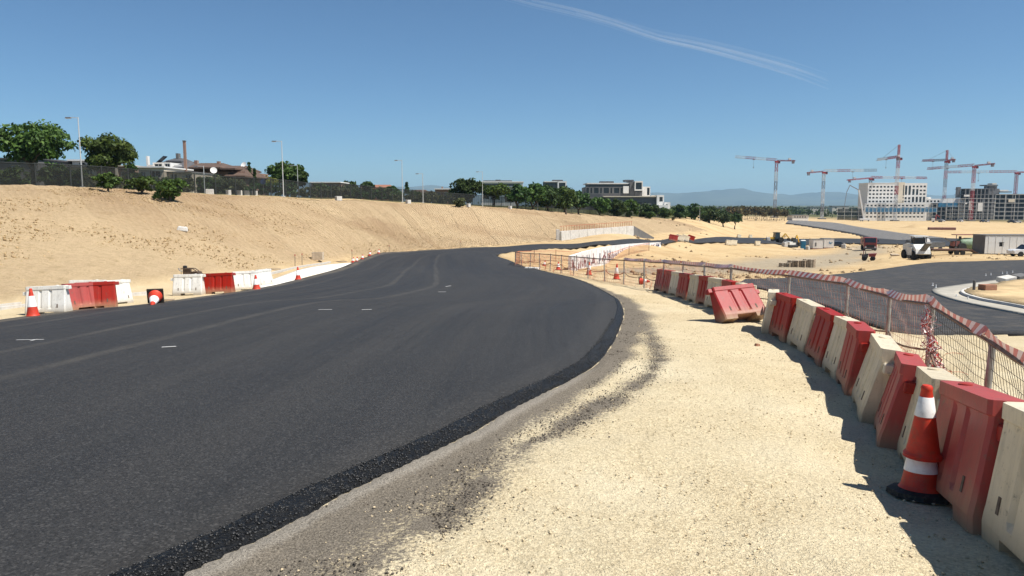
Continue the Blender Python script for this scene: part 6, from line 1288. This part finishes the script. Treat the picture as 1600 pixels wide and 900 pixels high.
def crane(label, px, y_top, Y, jib, counter, mast='wgwrwg', jibc='rwrw', jz=0, cz=0, apex=0, y_bot=None):
    """jib / counter: (metres right, metres away, metres up at the tip)"""
    p = gp(px, Y); H = at(px, y_top, Y)[2] - p.z
    t = thing('tower_crane', label, 'crane', p, 0, 'tower cranes over the building site'); n = len(mast)
    for i in range(n): obj('mast_section', lattice((0, 0, H * i / n), (0, 0, H * (i + 1) / n - .05), 1.8, .21, 2.2), CM[mast[i]], t)
    obj('base_block', MB().box((0, 0, .3), (5, 5, 1.0)), M_RAWC, t)
    bevel(obj('slewing_unit', MB().box((0, 0, H + .6), (2.4, 2.4, 1.4)), M_CRED, t), .1); cabin = obj('cab', MB().box((1.7, -.8, H + .3), (1.5, 1.3, 2.0)), M_CRED, t); obj('cab_window', MB().box((1.75, -1.48, H + .5), (1.2, .06, 1.2)), M_GLASS, cabin)
    J = Vector(jib); zc = H + 2.2; n = len(jibc)
    for i in range(n): obj('jib_section', lattice(Vector((0, 0, zc)) + J * (i / n), Vector((0, 0, zc)) + J * ((i + 1) / n - .004), 1.5, .21, 2.0, True, 1.8), CM[jibc[i]], t)
    K_ = Vector(counter); obj('counter_jib', lattice((0, 0, zc - .6), Vector((0, 0, zc - .6)) + K_, 1.5, .26, 2.4, False, .8), M_CRED, t)
    obj('counterweight', MB().box(Vector((0, 0, zc - 1.6)) + K_ * .9, (1.6, 1.8, 2.4)), M_CGRY, t); obj('winch_house', MB().box(Vector((0, 0, zc + .7)) + K_ * .7, (1.8, 1.5, 1.4)), M_CWHT, t)
    if apex: obj('apex', lattice((0, 0, zc), (0, 0, zc + apex), 1.2, .24, 1.8), M_CRED, t); obj('tie_bar', MB().bar((0, 0, zc + apex), Vector((0, 0, zc + .3)) + K_ * .9, .14).bar((0, 0, zc + apex), Vector((0, 0, zc + 1)) + J * .7, .14), M_CGRY, t)
    tr_ = Vector((0, 0, zc - 1.2)) + J * .55; tro = obj('trolley', MB().box(tr_, (1.4, 1.4, .5)), M_CGRY, t); obj('hook', MB().bar(tr_, tr_ - Vector((0, 0, 6)), .12).box(tr_ - Vector((0, 0, 6.4)), (.6, .4, .9)), M_CGRY, tro)
    return t
k6 = pxm(D)
crane('flat topped crane standing alone, leftmost, over the trees', 1210, 254, D, (-57 * k6, 12, 3.2), (24 * k6, -6, -.5), 'wgwgwr', 'rwrw')
crane('crane with jib reaching right, second from the leftmost', 1284, 271, D, (72 * k6, -10, 0), (-24 * k6, 3, -1.0), 'wgwwgw', 'wrwg')
crane('low crane mostly hidden behind the left end of the tower', 1357, 281, D + 30, (107 * k6, 15, 0), (-42 * k6, -5, -2), 'gwgwg', 'rwrwr')
crane('tallest crane, rising right in front of the tower', 1398, 249, D - 18, (3, 40, 0), (-14 * k6, -14, -1), 'wgwrwwr', 'rw', apex=9)
crane('slim dark crane between the tower and the frame building', 1473, 254, D + 25, (4, 44, 2), (-3, -16, 0), 'ggrwgrg', 'gr', apex=8)
crane('red crane in front of the bare frame building', 1516.5, 262, D - 12, (-28 * k6, 40, -1), (18 * k6, -10, 1), 'rrrrwrr', 'rwr')
crane('rightmost crane with long jib over the frame buildings', 1583, 272, D + 28, (-100 * k6, 10, 0), (30 * k6, 0, 0), 'ggwwrrr', 'rrwwr')
p = gp(1350, D - 40); t = thing('concrete_pump', 'grey folding concrete pump boom beside the tower', 'pump', p); qv = lambda px, py: Vector(at(px, py, D - 40)) - p
obj('boom', MB().bar(qv(1350, 343), qv(1342, 297), 1.0), M_CWHT, t); obj('boom_tip', MB().bar(qv(1342, 297), qv(1328, 289.5), .5).bar(qv(1328, 289.5), qv(1323, 300), .4), M_CGRY, t); obj('hose', MB().bar(qv(1323, 300), qv(1319, 325), .3), M_CGRY, t); bevel(obj('truck_body', MB().box((0, 0, 1.4), (8, 2.5, 1.6)), M_CWHT, t), .1)
for x in (-3, -1.6, 2.8): wheel(t, x, -1.1, .5, .5, .4)
p = gp(1464, D - 60); t = thing('lorry_crane', 'white lorry with red folded loader crane before the scaffolds', 'lorry', p, R(160)); bevel(obj('cab', MB().box((2.6, 0, 1.7), (2.0, 2.4, 2.4)), M_CARW, t), .1); obj('bed', MB().box((-1.2, 0, 1.3), (5.4, 2.4, .5)), M_MG, t); obj('loader_crane', MB().bar((1.0, 0, 1.5), (.6, 0, 5.5), .6).bar((.6, 0, 5.5), (-1.6, 0, 3.6), .5), M_CRED, t); obj('windscreen', MB().box((3.62, 0, 2.1), (.05, 2.1, .9)), M_GLASS, t)
for x in (-2.8, -1.5, 2.4):
    for y in (-1.05, 1.05): wheel(t, x, y, .5, .5, .35)
for i, (px, dd, c, lb) in enumerate([(1536, 545, M_CARD, 'dark car parked before the frame building'), (1544, 547, M_CARW, 'white car parked just right of the dark one by the frame building'), (1500, 548, M_CARW, 'white car parked under the bare frame building'), (1580, 546, M_CARD, 'dark car parked under the rightmost crane'), (1590, 548, M_CARW, 'white car parked next to the dark car under the rightmost crane'), (1471, 552, M_CARW, 'white car by the lorry with the red loader')]):
    car(lb, gp(px, dd), R(20 + 37 * i), c, group='cars parked at the building site').scale = (1.2, 1.2, 1.2)
# bundles of brown pipes
M_PIPE = mat('brown_pipe', (.17, .065, .045), .6, .2, 1)
for b in range(2):
    p = gp(1462 + b * 21, 330); t = thing('pipe_bundle', ['left bundle of brown pipes lying before the dirt heap', 'right bundle of brown pipes lying before the dirt heap'][b], 'pipes', p, R(-4), 'pipe bundles')
    for k in range(6): smooth(obj('pipe', MB().tube([(-2.8, (k % 3) * .66, .3 + .58 * (k // 3)), (2.8, (k % 3) * .66, .3 + .58 * (k // 3))], .32, 12), M_PIPE, t))
# plantation trees, far wood, sheds
crown_o = [crown_mesh(6.5, 5.5, 420, .75, 200 + i, 18) for i in range(4)]; [c_.materials.append(M_LEAFO) for c_ in crown_o]
trm = trunk_mesh(3.6, .22, 4, 1.6, 5).mesh('trunk'); trm.materials.append(mat('pale_bark', (.34, .28, .20), .9, .2))
q = random.Random(3)
for i in range(34):
    px = 1140 + i * 2.6 + q.uniform(-1, 1); Y = q.uniform(455, 520); p = gp(px, Y)
    t = thing('plantation_tree', 'brownish pale trunked tree standing in the plantation row', 'tree', p, q.random() * 6, 'plantation trees below the leftmost crane'); sc_ = q.uniform(.75, 1.05); t.scale = (sc_, sc_, sc_ * 1.05)
    obj('trunk', trm, None, t); obj('crown', crown_o[i % 4], None, t, (0, 0, 3.0))
g = np.random.default_rng(77); n = 1500
aa = np.radians(g.uniform(-44, 44, n)); rr = 640 + 1500 * g.random(n) ** 1.3; cx, cy = rr * np.sin(aa), rr * np.cos(aa); ok = ~((aa > R(23.5)) & (rr < 800)); cx, cy, rr = cx[ok], cy[ok], rr[ok]
hh = g.uniform(2.0, 4.6, len(cx)); CC = np.stack([cx, cy, base(cx, cy) + hh * .9], -1)
v, f = leaves(CC, hh * 1.5, 46000, np.float64(1.5), g, .8)
tag(obj('far_wood', np_mesh('far_wood', v, f), M_LEAFD), 'distant dark green wood filling the plain below the mountains', 'wood', kind='stuff')
M_PALEB = mat('pale_farm_wall', (.55, .50, .42), .9, .1, .2)
for (nm_, lb, px, Y, a, b, yt, hol, mt) in (('white_shed', 'white site shed with dark openings below the second crane', 1250, 500, 1238, 1263, 336.8, [(1241 + 4 * i, 1243 + 4 * i, 338, 340) for i in range(5)], M_WWALL), ('far_warehouse', 'long pale warehouse far off between the first two cranes', 1278, 950, 1266, 1292, 323.6, [(1268 + 4 * i, 1270 + 4 * i, 325, 326.5) for i in range(6)], M_PALEB), ('far_farmhouse', 'pale low farmhouse far off in the wood left of the first crane', 1128, 900, 1120, 1136, 325, [(1122, 1124, 326, 327.5), (1130, 1132, 326, 327.5)], M_PALEB), ('far_barn', 'pale barn far off beside the dark scaffold', 1310, 980, 1300, 1326, 322.5, [(1304, 1307, 324, 326), (1316, 1319, 324, 326)], M_PALEB)):
    h = Site(nm_, lb, px, Y, 'shed'); h.wall(a, b, yt, 0, 10, hol, mt, False, .4); h.slab(a - 1, b + 1, yt - .8, yt, -.5, 11, M_RAWC, 'roof')
# ------------------------------------------------------------------ contrail high above
m = bpy.data.materials.new('vapour'); m.use_nodes = True; nt = m.node_tree; nt.nodes.remove(nt.nodes['Principled BSDF']); vs_ = nt.nodes.new('ShaderNodeVolumeScatter'); vs_.inputs['Color'].default_value = (1, 1, 1, 1); vs_.inputs['Density'].default_value = .0042; vs_.inputs['Anisotropy'].default_value = .0
nt.links.new(vs_.outputs[0], nt.nodes['Material Output'].inputs['Volume'])
m2 = m.copy(); m2.name = 'thin_vapour'; m2.node_tree.nodes['Volume Scatter'].inputs['Density'].default_value = .0024
m3 = m.copy(); m3.name = 'faint_vapour'; m3.node_tree.nodes['Volume Scatter'].inputs['Density'].default_value = .0010
ct = thing('contrail', 'thin white aircraft vapour trail fading across the upper sky', 'contrail', at(1030, 57, 9000)); c0 = Vector(ct.location); q = random.Random(12)
def strand(pts, r, mm, seed):
    q = random.Random(seed); ln = catmull([Vector(at(px, py, 9000 + 600 * i)) - c0 for i, (px, py) in enumerate(pts)], 14)
    k = len(ln); rs = [r * (.25 + .9 * math.sin(math.pi * min(1, (i + .5) / k * .9 + .08))) * q.uniform(.93, 1.07) for i in range(k)]
    ln = [p + Vector((0, 0, q.gauss(0, r * .04))) for p in ln]; smooth(obj('vapour_strand', MB().tube(ln, rs, 10), mm, ct), 180)
base_line = [(770, -14), (830, 2), (900, 18), (960, 35), (1030, 58), (1090, 71), (1150, 86), (1215, 104), (1255, 117), (1295, 132)]
for k in range(12):
    a = q.randint(0, 3); b = min(len(base_line), a + q.randint(4, 6)); o_ = q.gauss(0, 2.2); strand([(x, y + o_ * (1 + .3 * j)) for j, (x, y) in enumerate(base_line[a:b])], q.uniform(7, 15) * (1 + .12 * a), m2 if a < 3 else m3, 20 + k)
for k in range(4): strand([(x, y + 3 * k) for x, y in base_line[:6]], 8, m2, 50 + k)
for k in range(9): o_ = q.gauss(-3, 4.5); a = q.randint(3, 5); strand([(x, y + o_ * (1 + .2 * j)) for j, (x, y) in enumerate(base_line[a:])], q.uniform(10, 26), m3, 60 + k)
